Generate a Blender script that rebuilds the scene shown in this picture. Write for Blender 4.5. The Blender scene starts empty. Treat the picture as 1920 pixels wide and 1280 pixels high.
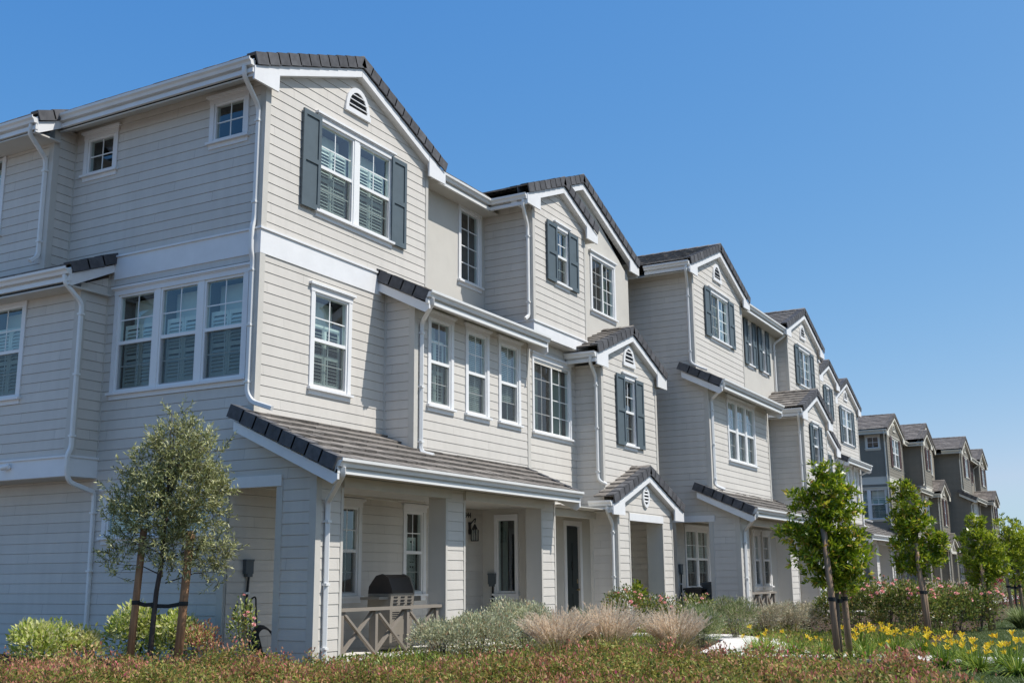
import bpy, math, random
import numpy as np
from mathutils import Vector, Matrix

rnd = random.Random(11)
rng = np.random.default_rng(11)
scene = bpy.context.scene
COL = scene.collection
GZ = 0.2                                   # level of the yard

# ------------------------------------------------------------------ materials
def mat_new(name):
    m = bpy.data.materials.new(name); m.use_nodes = True
    nt = m.node_tree; nt.nodes.clear()
    out = nt.nodes.new('ShaderNodeOutputMaterial')
    return m, nt, out

def N(nt, typ, **kw):
    n = nt.nodes.new(typ)
    for k, v in kw.items():
        if k.startswith('i_'):
            key = k[2:]
            key = int(key) if key.isdigit() else key.replace('_', ' ')
            n.inputs[key].default_value = v
        else:
            setattr(n, k, v)
    return n

def ramp(nt, stops, interp='LINEAR'):
    r = nt.nodes.new('ShaderNodeValToRGB'); cr = r.color_ramp; cr.interpolation = interp
    while len(cr.elements) < len(stops): cr.elements.new(0.5)
    for e, (p, c) in zip(cr.elements, stops):
        e.position = p; e.color = (c[0], c[1], c[2], 1)
    return r

def mat_paint(name, col, rough=0.6, var=0.06, scale=2.5, bump=0.0, bscale=60.0, stretch=None, board=0.0, spec=0.3):
    m, nt, out = mat_new(name); L = nt.links.new
    b = N(nt, 'ShaderNodeBsdfPrincipled'); b.inputs['Roughness'].default_value = rough
    b.inputs['Specular IOR Level'].default_value = spec
    tc = N(nt, 'ShaderNodeTexCoord')
    no = N(nt, 'ShaderNodeTexNoise', i_Scale=scale, i_Detail=6.0, i_Roughness=0.65)
    L(tc.outputs['Object'], no.inputs['Vector'])
    mr = N(nt, 'ShaderNodeMapRange'); mr.inputs[1].default_value = .3; mr.inputs[2].default_value = .7
    mr.inputs[3].default_value = 1 - var; mr.inputs[4].default_value = 1 + var
    L(no.outputs['Fac'], mr.inputs[0])
    fac = mr.outputs[0]
    if board > 0:                            # slightly different paint per siding board
        sx = N(nt, 'ShaderNodeSeparateXYZ'); L(tc.outputs['Object'], sx.inputs[0])
        dv = N(nt, 'ShaderNodeMath', operation='MULTIPLY_ADD'); L(sx.outputs[2], dv.inputs[0])
        dv.inputs[1].default_value = 1 / 0.1743; dv.inputs[2].default_value = -4.04 / 0.1743 + 60
        fl = N(nt, 'ShaderNodeMath', operation='FLOOR'); L(dv.outputs[0], fl.inputs[0])
        ad = N(nt, 'ShaderNodeMath', operation='ADD'); L(sx.outputs[0], ad.inputs[0]); L(sx.outputs[1], ad.inputs[1])
        a2 = N(nt, 'ShaderNodeMath', operation='MULTIPLY_ADD'); L(fl.outputs[0], a2.inputs[0]); a2.inputs[1].default_value = 1.37
        L(ad.outputs[0], a2.inputs[2])
        a3 = N(nt, 'ShaderNodeMath', operation='DIVIDE'); L(a2.outputs[0], a3.inputs[0]); a3.inputs[1].default_value = 3.66
        f2 = N(nt, 'ShaderNodeMath', operation='FLOOR'); L(a3.outputs[0], f2.inputs[0])
        cb = N(nt, 'ShaderNodeCombineXYZ'); L(fl.outputs[0], cb.inputs[0]); L(f2.outputs[0], cb.inputs[1])
        wn = N(nt, 'ShaderNodeTexWhiteNoise', noise_dimensions='2D'); L(cb.outputs[0], wn.inputs['Vector'])
        m2 = N(nt, 'ShaderNodeMapRange'); m2.inputs[3].default_value = 1 - board; m2.inputs[4].default_value = 1 + board
        L(wn.outputs['Value'], m2.inputs[0])
        mu = N(nt, 'ShaderNodeMath', operation='MULTIPLY'); L(fac, mu.inputs[0]); L(m2.outputs[0], mu.inputs[1]); fac = mu.outputs[0]
        fr = N(nt, 'ShaderNodeMath', operation='FRACT'); L(a3.outputs[0], fr.inputs[0])
        lt = N(nt, 'ShaderNodeMath', operation='LESS_THAN'); L(fr.outputs[0], lt.inputs[0]); lt.inputs[1].default_value = .0017
        jm = N(nt, 'ShaderNodeMath', operation='MULTIPLY_ADD'); L(lt.outputs[0], jm.inputs[0]); jm.inputs[1].default_value = -.38; jm.inputs[2].default_value = 1
        m3 = N(nt, 'ShaderNodeMath', operation='MULTIPLY'); L(fac, m3.inputs[0]); L(jm.outputs[0], m3.inputs[1])
        mp0 = N(nt, 'ShaderNodeMapping'); mp0.inputs['Scale'].default_value = (5, 5, .35); L(tc.outputs['Object'], mp0.inputs[0])
        sn = N(nt, 'ShaderNodeTexNoise', i_Scale=1.2, i_Detail=5.0); L(mp0.outputs[0], sn.inputs['Vector'])
        s2 = N(nt, 'ShaderNodeMapRange'); s2.inputs[1].default_value = .35; s2.inputs[2].default_value = .7; s2.inputs[3].default_value = 1.015; s2.inputs[4].default_value = .96; L(sn.outputs['Fac'], s2.inputs[0])
        m4 = N(nt, 'ShaderNodeMath', operation='MULTIPLY'); L(m3.outputs[0], m4.inputs[0]); L(s2.outputs[0], m4.inputs[1]); fac = m4.outputs[0]
    vm = N(nt, 'ShaderNodeVectorMath', operation='SCALE'); vm.inputs[0].default_value = col
    L(fac, vm.inputs['Scale']); L(vm.outputs[0], b.inputs['Base Color'])
    if bump > 0:
        mp = N(nt, 'ShaderNodeMapping'); L(tc.outputs['Object'], mp.inputs[0])
        if stretch: mp.inputs['Scale'].default_value = stretch
        n2 = N(nt, 'ShaderNodeTexNoise', i_Scale=bscale, i_Detail=4.0); L(mp.outputs[0], n2.inputs['Vector'])
        bp = N(nt, 'ShaderNodeBump', i_Strength=bump, i_Distance=0.01); L(n2.outputs['Fac'], bp.inputs['Height'])
        L(bp.outputs[0], b.inputs['Normal'])
    L(b.outputs[0], out.inputs[0])
    return m

def mat_tile(name, a, b2, rough=0.75):
    m, nt, out = mat_new(name); L = nt.links.new
    b = N(nt, 'ShaderNodeBsdfPrincipled'); b.inputs['Roughness'].default_value = rough; b.inputs['Specular IOR Level'].default_value = .35
    g = N(nt, 'ShaderNodeNewGeometry')
    r = ramp(nt, [(0, a), (1, b2)]); L(g.outputs['Random Per Island'], r.inputs[0])
    tc = N(nt, 'ShaderNodeTexCoord'); no = N(nt, 'ShaderNodeTexNoise', i_Scale=9.0, i_Detail=5.0); L(tc.outputs['Object'], no.inputs['Vector'])
    mr = N(nt, 'ShaderNodeMapRange'); mr.inputs[1].default_value = .3; mr.inputs[2].default_value = .7; mr.inputs[3].default_value = .75; mr.inputs[4].default_value = 1.25
    L(no.outputs['Fac'], mr.inputs[0])
    vm = N(nt, 'ShaderNodeVectorMath', operation='SCALE'); L(r.outputs[0], vm.inputs[0]); L(mr.outputs[0], vm.inputs['Scale'])
    L(vm.outputs[0], b.inputs['Base Color']); L(b.outputs[0], out.inputs[0])
    return m

def mat_leaf(name, stops, trans=0.3, rough=0.45, patch=0.35, spec=0.4):
    m, nt, out = mat_new(name); L = nt.links.new
    g = N(nt, 'ShaderNodeNewGeometry'); r = ramp(nt, stops); L(g.outputs['Random Per Island'], r.inputs[0])
    tc = N(nt, 'ShaderNodeTexCoord'); no = N(nt, 'ShaderNodeTexNoise', i_Scale=2.2, i_Detail=3.0); L(tc.outputs['Object'], no.inputs['Vector'])
    mr = N(nt, 'ShaderNodeMapRange'); mr.inputs[1].default_value = .3; mr.inputs[2].default_value = .7
    mr.inputs[3].default_value = 1 - patch; mr.inputs[4].default_value = 1 + patch; L(no.outputs['Fac'], mr.inputs[0])
    vm = N(nt, 'ShaderNodeVectorMath', operation='SCALE'); L(r.outputs[0], vm.inputs[0]); L(mr.outputs[0], vm.inputs['Scale'])
    b = N(nt, 'ShaderNodeBsdfPrincipled'); b.inputs['Roughness'].default_value = rough; b.inputs['Specular IOR Level'].default_value = spec
    L(vm.outputs[0], b.inputs['Base Color'])
    t = N(nt, 'ShaderNodeBsdfTranslucent'); L(vm.outputs[0], t.inputs['Color'])
    mx = N(nt, 'ShaderNodeMixShader'); mx.inputs[0].default_value = trans
    L(b.outputs[0], mx.inputs[1]); L(t.outputs[0], mx.inputs[2]); L(mx.outputs[0], out.inputs[0])
    return m

def mat_glass(name, tint=(.80, .90, .87), refl=0.05):
    m, nt, out = mat_new(name); L = nt.links.new
    t = N(nt, 'ShaderNodeBsdfTransparent'); t.inputs[0].default_value = (*tint, 1)
    g = N(nt, 'ShaderNodeBsdfGlossy'); g.inputs['Roughness'].default_value = .01; g.inputs['Color'].default_value = (.95, .97, 1, 1)
    lw = N(nt, 'ShaderNodeFresnel', i_IOR=1.55); ge = N(nt, 'ShaderNodeNewGeometry')
    io = N(nt, 'ShaderNodeMath', operation='MULTIPLY_ADD'); L(ge.outputs['Backfacing'], io.inputs[0]); io.inputs[1].default_value = 1 / 1.55 - 1.55; io.inputs[2].default_value = 1.55; L(io.outputs[0], lw.inputs['IOR'])
    ad = N(nt, 'ShaderNodeMath', operation='MULTIPLY_ADD', use_clamp=True); L(lw.outputs[0], ad.inputs[0]); ad.inputs[1].default_value = 1.5; ad.inputs[2].default_value = refl
    mx = N(nt, 'ShaderNodeMixShader'); L(ad.outputs[0], mx.inputs[0]); L(t.outputs[0], mx.inputs[1]); L(g.outputs[0], mx.inputs[2])
    # slight waviness of the pane
    tc = N(nt, 'ShaderNodeTexCoord'); no = N(nt, 'ShaderNodeTexNoise', i_Scale=1.3, i_Detail=1.0); L(tc.outputs['Object'], no.inputs['Vector'])
    bp = N(nt, 'ShaderNodeBump', i_Strength=.06, i_Distance=.05); L(no.outputs['Fac'], bp.inputs['Height']); L(bp.outputs[0], g.inputs['Normal'])
    L(mx.outputs[0], out.inputs[0]); return m

def mat_screen(name):
    m, nt, out = mat_new(name); L = nt.links.new
    t = N(nt, 'ShaderNodeBsdfTransparent'); t.inputs[0].default_value = (1, 1, 1, 1)
    d = N(nt, 'ShaderNodeBsdfDiffuse'); d.inputs[0].default_value = (.07, .07, .065, 1)
    mx = N(nt, 'ShaderNodeMixShader'); mx.inputs[0].default_value = .36
    L(t.outputs[0], mx.inputs[1]); L(d.outputs[0], mx.inputs[2]); L(mx.outputs[0], out.inputs[0]); return m

def mat_wood(name, col, rough=.8):
    m, nt, out = mat_new(name); L = nt.links.new
    b = N(nt, 'ShaderNodeBsdfPrincipled'); b.inputs['Roughness'].default_value = rough
    tc = N(nt, 'ShaderNodeTexCoord'); mp = N(nt, 'ShaderNodeMapping'); mp.inputs['Scale'].default_value = (18, 18, 1.6); L(tc.outputs['Object'], mp.inputs[0])
    no = N(nt, 'ShaderNodeTexNoise', i_Scale=1.5, i_Detail=6.0); L(mp.outputs[0], no.inputs['Vector'])
    r = ramp(nt, [(.25, [c * .55 for c in col]), (.5, col), (.8, [min(1, c * 1.5) for c in col])]); L(no.outputs['Fac'], r.inputs[0])
    L(r.outputs[0], b.inputs['Base Color'])
    bp = N(nt, 'ShaderNodeBump', i_Strength=.5, i_Distance=.01); L(no.outputs['Fac'], bp.inputs['Height']); L(bp.outputs[0], b.inputs['Normal'])
    L(b.outputs[0], out.inputs[0]); return m

def mat_ground(name, stops, scale=6.0, bump=.6):
    m, nt, out = mat_new(name); L = nt.links.new
    b = N(nt, 'ShaderNodeBsdfPrincipled'); b.inputs['Roughness'].default_value = .95; b.inputs['Specular IOR Level'].default_value = .1
    tc = N(nt, 'ShaderNodeTexCoord'); no = N(nt, 'ShaderNodeTexNoise', i_Scale=scale, i_Detail=9.0, i_Roughness=.7); L(tc.outputs['Object'], no.inputs['Vector'])
    r = ramp(nt, stops); L(no.outputs['Fac'], r.inputs[0]); L(r.outputs[0], b.inputs['Base Color'])
    bp = N(nt, 'ShaderNodeBump', i_Strength=bump, i_Distance=.05); L(no.outputs['Fac'], bp.inputs['Height']); L(bp.outputs[0], b.inputs['Normal'])
    L(b.outputs[0], out.inputs[0]); return m

SID_STRETCH = (.6, .6, 14)
M = {}
M['siding'] = mat_paint('greige_lap_siding', (.61, .576, .525), .62, .045, 1.4, .10, 9, SID_STRETCH, board=.03)
M['stucco'] = mat_paint('greige_stucco', (.565, .54, .49), .85, .05, 1.2, .35, 90)
M['corner'] = mat_paint('greige_trim_board', (.555, .53, .48), .6, .05, 3.0, .08, 12, (1, 1, .2))
M['trim'] = mat_paint('white_trim_paint', (.76, .76, .76), .5, .04, 3.0, .05, 12, (.5, .5, 6))
M['gutter'] = mat_paint('white_gutter_metal', (.76, .755, .735), .38, .05, 1.8, spec=.45)
M['vinyl'] = mat_paint('white_window_vinyl', (.80, .80, .79), .4, .02, 3.0)
M['shutter'] = mat_paint('slate_shutter_paint', (.098, .126, .142), .55, .08, 4.0, .05, 20, (1, 1, .3))
M['tile'] = mat_tile('charcoal_roof_tile', (.155, .138, .122), (.25, .225, .20))
M['rake'] = mat_tile('charcoal_rake_tile', (.070, .070, .076), (.105, .105, .112))
M['deck'] = mat_paint('roof_underlay', (.03, .03, .03), .9)
M['dsiding'] = mat_paint('dark_olive_siding', (.225, .205, .165), .65, .05, 1.4, .1, 9, SID_STRETCH, board=.03)
M['dstucco'] = mat_paint('dark_olive_stucco', (.27, .245, .20), .85, .05, 1.2, .3, 90)
M['dcorner'] = mat_paint('olive_trim_board', (.24, .22, .18), .6)
M['dtrim'] = mat_paint('cream_trim_paint', (.66, .63, .54), .5, .04, 3)
M['dshutter'] = mat_paint('maroon_shutter_paint', (.10, .055, .05), .55, .08, 4)
M['dtile'] = mat_tile('brown_roof_tile', (.145, .125, .11), (.235, .205, .18))
M['drake'] = mat_tile('brown_rake_tile', (.10, .088, .08), (.14, .125, .112))
M['glass'] = mat_glass('window_glass')
M['screen'] = mat_screen('insect_screen')
M['blind'] = mat_paint('white_blind', (.74, .76, .73), .5, .02)
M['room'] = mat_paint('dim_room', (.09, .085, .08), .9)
M['drape'] = mat_paint('grey_green_drape', (.30, .34, .31), .9, .1, 8)
M['dark'] = mat_paint('black_metal', (.022, .022, .024), .45, .1)
M['door'] = mat_paint('dark_green_door', (.030, .040, .042), .4, .08, 5)
M['brass'] = mat_paint('aged_brass', (.30, .24, .14), .35)
M['grey'] = mat_paint('dark_grey_plastic', (.10, .115, .125), .5)
M['binb'] = mat_paint('brown_bin_plastic', (.055, .045, .040), .5)
M['steel'] = mat_paint('grill_steel', (.25, .225, .19), .42, .08, 6)
M['concrete'] = mat_ground('pale_concrete', [(.3, (.60, .57, .52)), (.7, (.74, .71, .66))], 5, .1)
M['rail'] = mat_paint('taupe_rail_paint', (.27, .235, .195), .6)
M['lampglass'] = mat_glass('lantern_glass', (.85, .85, .8), .05)
M['white'] = mat_paint('white_plastic', (.8, .8, .8), .4)

LIGHT = dict(siding='siding', stucco='stucco', corner='corner', trim='trim', gutter='gutter', shutter='shutter', tile='tile', rake='rake')
DARK = dict(siding='dsiding', stucco='dstucco', corner='dcorner', trim='dtrim', gutter='dtrim', shutter='dshutter', tile='dtile', rake='drake')

# ------------------------------------------------------------------ geometry collector
V3 = Vector
class G:
    def __init__(s): s.v = []; s.f = []
    def add(s, vs, fs):
        o = len(s.v); s.v += [tuple(p) for p in vs]; s.f += [tuple(i + o for i in f) for f in fs]
    def quad(s, *p): s.add(p, [tuple(range(len(p)))])
    def obox(s, o, a, b, c):
        o, a, b, c = V3(o), V3(a), V3(b), V3(c)
        if a.cross(b).dot(c) < 0: a, b = b, a
        vs = [o, o + a, o + a + b, o + b, o + c, o + a + c, o + a + b + c, o + b + c]
        s.add(vs, [(3, 2, 1, 0), (4, 5, 6, 7), (0, 1, 5, 4), (1, 2, 6, 5), (2, 3, 7, 6), (3, 0, 4, 7)])
    def box(s, x0, x1, y0, y1, z0, z1):
        s.obox((x0, y0, z0), (x1 - x0, 0, 0), (0, y1 - y0, 0), (0, 0, z1 - z0))
    def prism(s, pts, ext):                    # planar 3d polygon extruded by vector
        e = V3(ext); p = [V3(q) for q in pts]; n = len(p)
        nrm = V3((0, 0, 0))
        for i in range(n): nrm += p[i].cross(p[(i + 1) % n])
        if nrm.dot(e) > 0: p.reverse()
        vs = p + [q + e for q in p]
        fs = [tuple(range(n)), tuple(range(2 * n - 1, n - 1, -1))]
        for i in range(n):
            j = (i + 1) % n; fs.append((j, i, i + n, j + n))
        s.add(vs, fs)
    def bar(s, p, q, w, h, up=(0, 0, 1)):
        p, q = V3(p), V3(q); d = (q - p); L = d.length; d.normalize()
        u = V3(up); sd = d.cross(u)
        if sd.length < 1e-4: sd = d.cross(V3((1, 0, 0)))
        sd.normalize(); u = sd.cross(d)
        s.obox(p - sd * w / 2 - u * h / 2, d * L, sd * w, u * h)
    def sweep(s, path, prof, closed_caps=True, up=(0, 0, 1), scales=None):
        P = [V3(p) for p in path]; n = len(P); k = len(prof); rings = []
        ref = None
        for i in range(n):
            t = (P[min(i + 1, n - 1)] - P[max(i - 1, 0)]).normalized()
            if ref is None:
                u = V3(up); a = t.cross(u)
                if a.length < 1e-3: a = t.cross(V3((1, 0, 0)))
                a.normalize(); ref = a
            a = ref - t * ref.dot(t); a.normalize(); ref = a
            b = a.cross(t)
            sc = scales[i] if scales else 1
            rings.append([P[i] + a * x * sc + b * y * sc for x, y in prof])
        vs = [p for r in rings for p in r]; fs = []
        for i in range(n - 1):
            for j in range(k):
                j2 = (j + 1) % k
                fs.append((i * k + j, i * k + j2, (i + 1) * k + j2, (i + 1) * k + j))
        if closed_caps:
            fs.append(tuple(range(k - 1, -1, -1))); fs.append(tuple(range((n - 1) * k, n * k)))
        s.add(vs, fs)
    def tube(s, path, r, k=8, scales=None):
        s.sweep(path, [(r * math.cos(2 * math.pi * i / k), r * math.sin(2 * math.pi * i / k)) for i in range(k)], scales=scales)
    def lathe(s, c, prof, k=16):
        vs = []; fs = []
        for r, z in prof:
            for i in range(k): vs.append((c[0] + r * math.cos(2 * math.pi * i / k), c[1] + r * math.sin(2 * math.pi * i / k), c[2] + z))
        for j in range(len(prof) - 1):
            for i in range(k): fs.append((j * k + i, j * k + (i + 1) % k, (j + 1) * k + (i + 1) % k, (j + 1) * k + i))
        fs.append(tuple(range(k - 1, -1, -1))); fs.append(tuple(range((len(prof) - 1) * k, len(prof) * k)))
        s.add(vs, fs)

def fillet(path, r, seg=4):
    P = [V3(p) for p in path]; o = [P[0]]
    for i in range(1, len(P) - 1):
        a, b, c = P[i - 1], P[i], P[i + 1]
        ra = min(r, (a - b).length * .45, (c - b).length * .45)
        p0 = b + (a - b).normalized() * ra; p1 = b + (c - b).normalized() * ra
        for k in range(seg + 1):
            t = k / seg; o.append(p0 * (1 - t) ** 2 + b * 2 * t * (1 - t) + p1 * t * t)
    o.append(P[-1]); return o

def mesh_from(name, g, mat, mir=False, smooth=False):
    me = bpy.data.meshes.new(name)
    v, f = g.v, g.f
    if mir:
        v = [(-p[0], p[1], p[2]) for p in v]; f = [tuple(reversed(q)) for q in f]
    me.from_pydata(v, [], f); me.update()
    me.materials.append(M[mat] if isinstance(mat, str) else mat)
    if smooth: me.shade_smooth()
    return me

def obj(name, g, mat, parent=None, mir=False, smooth=False):
    o = bpy.data.objects.new(name, mesh_from(name, g, mat, mir, smooth)); COL.objects.link(o)
    if parent: o.parent = parent
    return o

def tag(o, label=None, cat=None, group=None, kind=None):
    if label: o['label'] = label
    if cat: o['category'] = cat
    if group: o['group'] = group
    if kind: o['kind'] = kind
    return o

def thing(name, label, cat, loc=(0, 0, 0), group=None, rz=0):
    o = bpy.data.objects.new(name, None); COL.objects.link(o); o.location = loc; o.rotation_euler = (0, 0, rz)
    o.empty_display_size = .2
    return tag(o, label, cat, group)

STEP = .1743; ZREF = 4.04
def wall(g, o, d, z0, z1, L, lim=None, brk=(), holes=(), lap=True, s0=0.0):
    n = (d[1], -d[0])
    P = lambda s, z, off: (o[0] + d[0] * s + n[0] * off, o[1] + d[1] * s + n[1] * off, z)
    if lap:
        k0 = math.floor((z0 - ZREF) / STEP + 1e-6); lv = []
        k = k0
        while ZREF + k * STEP < z1 - 1e-6:
            lv.append((ZREF + k * STEP, ZREF + (k + 1) * STEP)); k += 1
    else: lv = [(z0, z1)]
    for za, zb in lv:
        a0, b0 = max(za, z0), min(zb, z1)
        cuts = {a0, b0}
        for h in holes:
            for z in (h[2], h[3]):
                if a0 < z < b0: cuts.add(z)
        for z in brk:
            if a0 < z < b0: cuts.add(z)
        gz = zb - .006
        if lap and a0 < gz < b0: cuts.add(gz)
        cuts = sorted(cuts)
        off0 = (lambda z: .006 + .0085 * (zb - z) / (zb - za)) if lap else (lambda z: .006)
        for a, b in zip(cuts[:-1], cuts[1:]):
            if b - a < 1e-5: continue
            mid = (a + b) / 2
            off = (lambda z: -.009) if (lap and mid > gz) else off0
            la, ha = lim(a) if lim else (s0, L)
            lb, hb = lim(b) if lim else (s0, L)
            blk = sorted((h[0], h[1]) for h in holes if h[2] < mid < h[3])
            segs = []; p = min(la, lb)
            for h0, h1 in blk:
                if h0 > p: segs.append((p, h0))
                p = max(p, h1)
            segs.append((p, max(ha, hb)))
            for p, q in segs:
                pa, pb = max(p, la), max(p, lb); qa, qb = min(q, ha), min(q, hb)
                if qa < pa: pa = qa = (pa + qa) / 2
                if qb < pb: pb = qb = (pb + qb) / 2
                if qa - pa < 1e-4 and qb - pb < 1e-4: continue
                g.quad(P(pa, a, off(a)), P(qa, a, off(a)), P(qb, b, off(b)), P(pb, b, off(b)))
                if lap and abs(a - za) < 1e-6 and qa - pa > 1e-3:
                    g.quad(P(pa, a, -.009), P(qa, a, -.009), P(qa, a, off(a)), P(pa, a, off(a)))

# ------------------------------------------------------------------ house kit
class House:
    def __init__(s, name, label, loc, pal, mir=False, detail=True):
        s.root = thing(name, label, 'townhouse'); s.root.location = loc
        s.pal = pal; s.mir = mir; s.detail = detail
    def m(s, k): return s.pal.get(k, k)
    def part(s, name, g, mat, parent=None, smooth=False, label=None):
        o = obj(name, g, s.m(mat), parent or s.root, s.mir, smooth)
        if label: o['label'] = label
        return o
    def wall(s, o, d, z0, z1, L, mat='siding', lap=True, **kw):
        g = G(); wall(g, o, d, z0, z1, L, lap=lap, **kw); return s.part('wall', g, mat)
    def boards(s, name, boxes, mat):
        for b in boxes:
            g = G(); g.box(*b); o = s.part(name, g, mat)
        return o
    def cb(s, *a, **k):
        g = G(); corner_board(g, *a, **k); return s.part('corner_board', g, 'corner')
    def bb(s, *b): return s.boards('corner_board', [b], 'corner')

    def window(s, o, d, s0, s1, z0, z1, units=1, style='hung', inside='shutter', shut=None, mull=.11, cap=.06, trim=.095, sill=True, splits=None, head=True):
        """opening s0..s1, z0..z1 in the plane of a wall; units hung/slider/fixed/awning"""
        n = (d[1], -d[0])
        def B(g, a, b, za, zb, n0, n1):
            g.obox((o[0] + d[0] * a + n[0] * n0, o[1] + d[1] * a + n[1] * n0, za), (d[0] * (b - a), d[1] * (b - a), 0), (n[0] * (n1 - n0), n[1] * (n1 - n0), 0), (0, 0, zb - za))
        def Q(g, a, b, za, zb, off):
            P = lambda t, z: (o[0] + d[0] * t + n[0] * off, o[1] + d[1] * t + n[1] * off, z)
            g.quad(P(a, za), P(b, za), P(b, zb), P(a, zb))
        g = G()
        tt = .05 if shut else trim
        B(g, s0 - tt, s0, z0 - .012, z1, -.02, .034); B(g, s1, s1 + tt, z0 - .012, z1, -.02, .034)
        if head:
            B(g, s0 - tt - .012, s1 + tt + .012, z1, z1 + .115, -.02, .040)
            B(g, s0 - tt - cap, s1 + tt + cap, z1 + .115, z1 + .155, -.02, .082)
            B(g, s0 - tt - cap + .03, s1 + tt + cap - .03, z1 + .093, z1 + .115, .0401, .058)
        else: B(g, s0 - tt, s1 + tt, z1, z1 + .09, -.02, .036)
        W = s.part('window', g, 'trim')
        if sill:
            g = G(); B(g, s0 - tt - .035, s1 + tt + .035, z0 - .055, z0 - .0125, -.02, .085); B(g, s0 - tt, s1 + tt, z0 - .135, z0 - .055, -.01, .030)
            s.part('sill', g, 'trim', W)
        br = random.Random(int(s0 * 977 + z0 * 131 + o[0] * 57 + o[1] * 71)); tilt = br.choice([.026, .012, .034]); tfrac = br.choice([.70, .74, .80, .80]); bstart = br.choice([0, 0, .25])
        sash = G(); pane = G(); scr = G(); bl = G(); room = G()
        us = splits or [(s0 + (s1 - s0 + mull) / units * i, s0 + (s1 - s0 + mull) / units * (i + 1) - mull) for i in range(units)]
        for i, (a, b) in enumerate(us):
            if i: B(sash, us[i - 1][1], a, z0 - .01, z1, -.06, .026)
        f = .042
        for a, b in us:
            # outer vinyl frame
            B(sash, a, a + f, z0, z1, -.09, .012); B(sash, b - f, b, z0, z1, -.09, .012)
            B(sash, a + f, b - f, z1 - f, z1, -.09, .012); B(sash, a + f, b - f, z0, z0 + f, -.09, .012)
            ia, ib, iz0, iz1 = a + f, b - f, z0 + f, z1 - f
            if style == 'hung':
                zm = (iz0 + iz1) / 2
                B(sash, ia, ib, zm - .03, zm + .03, -.06, .004)
                Q(pane, ia, ib, zm, iz1, -.03); Q(pane, ia, ib, iz0, zm, -.045); Q(scr, ia, ib, iz0, zm - .03, -.012)
                B(sash, (ia + ib) / 2 - .010, (ia + ib) / 2 + .010, zm + .03, iz1, -.040, -.026)
                B(sash, ia, ib, (zm + iz1) / 2 - .010, (zm + iz1) / 2 + .010, -.041, -.025)
                B(sash, ia, ia + .022, iz0, zm - .03, -.045, -.016); B(sash, ib - .022, ib, iz0, zm - .03, -.045, -.016); B(sash, ia + .022, ib - .022, iz0, iz0 + .025, -.045, -.016)
                B(sash, (ia + ib) / 2 - .009, (ia + ib) / 2 + .009, iz0, zm - .03, -.056, -.046); B(sash, ia, ib, (zm + iz0) / 2 - .009, (zm + iz0) / 2 + .009, -.057, -.045)
            elif style == 'slider':
                xm = (ia + ib) / 2
                B(sash, xm - .032, xm + .032, iz0, iz1, -.06, .004)
                Q(pane, ia, ib, iz0, iz1, -.035); Q(scr, ia, xm - .032, iz0, iz1, -.012)
                for u0, u1 in ((ia, xm - .03), (xm + .03, ib)):
                    c = (u0 + u1) / 2; B(sash, c - .009, c + .009, iz0, iz1, -.046, -.030)
                    rows = 4 if z1 - z0 > 1.2 else 3
                    for k in range(1, rows): zz = iz0 + (iz1 - iz0) * k / rows; B(sash, u0, u1, zz - .009, zz + .009, -.047, -.029)
            elif style == 'fixed':
                Q(pane, ia, ib, iz0, iz1, -.03); c = (ia + ib) / 2
                B(sash, c - .010, c + .010, iz0, iz1, -.041, -.025)
                rows = max(2, round((iz1 - iz0) / .45))
                for k in range(1, rows): zz = iz0 + (iz1 - iz0) * k / rows; B(sash, ia, ib, zz - .010, zz + .010, -.042, -.024)
            else:
                Q(pane, ia, ib, iz0, iz1, -.03)
            # room behind
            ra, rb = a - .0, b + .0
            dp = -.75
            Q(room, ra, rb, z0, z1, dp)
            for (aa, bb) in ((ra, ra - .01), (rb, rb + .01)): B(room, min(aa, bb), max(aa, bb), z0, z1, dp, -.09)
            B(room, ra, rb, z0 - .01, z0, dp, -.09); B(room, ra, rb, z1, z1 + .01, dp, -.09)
            if inside == 'shutter':
                top = iz0 + (iz1 - iz0) * (tfrac if style == 'hung' else .98)
                mid = (ia + ib) / 2
                for u0, u1 in ((ia + .01, mid - .004), (mid + .004, ib - .01)):
                    for a2, b2 in ((u0, u0 + .045), (u1 - .045, u1)): B(bl, a2, b2, iz0, top, -.155, -.125)
                    for c0, c1 in ((iz0, iz0 + .09), (top - .07, top), ((iz0 + top) / 2 - .035, (iz0 + top) / 2 + .035)): B(bl, u0 + .045, u1 - .045, c0, c1, -.155, -.125)
                    z = iz0 + .12
                    while z < top - .09:
                        if abs(z - (iz0 + top) / 2) > .06:
                            P = lambda t, zz, off: (o[0] + d[0] * t + n[0] * off, o[1] + d[1] * t + n[1] * off, zz)
                            bl.quad(P(u0 + .045, z - tilt, -.115), P(u1 - .045, z - tilt, -.115), P(u1 - .045, z + tilt, -.165), P(u0 + .045, z + tilt, -.165))
                        z += .062
                # pale wall / valance seen above the half shutters
                if style == 'hung': B(bl, ia, ib, top + .02, iz1, -.34, -.33)
            elif inside == 'blind':
                z = iz0 + .02 + (iz1 - iz0) * bstart
                while z < iz1:
                    P = lambda t, zz, off: (o[0] + d[0] * t + n[0] * off, o[1] + d[1] * t + n[1] * off, zz)
                    bl.quad(P(ia, z, -.115), P(ib, z, -.115), P(ib, z + .034, -.135), P(ia, z + .034, -.135)); z += .04
            elif inside == 'drape':
                k = 14
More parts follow.
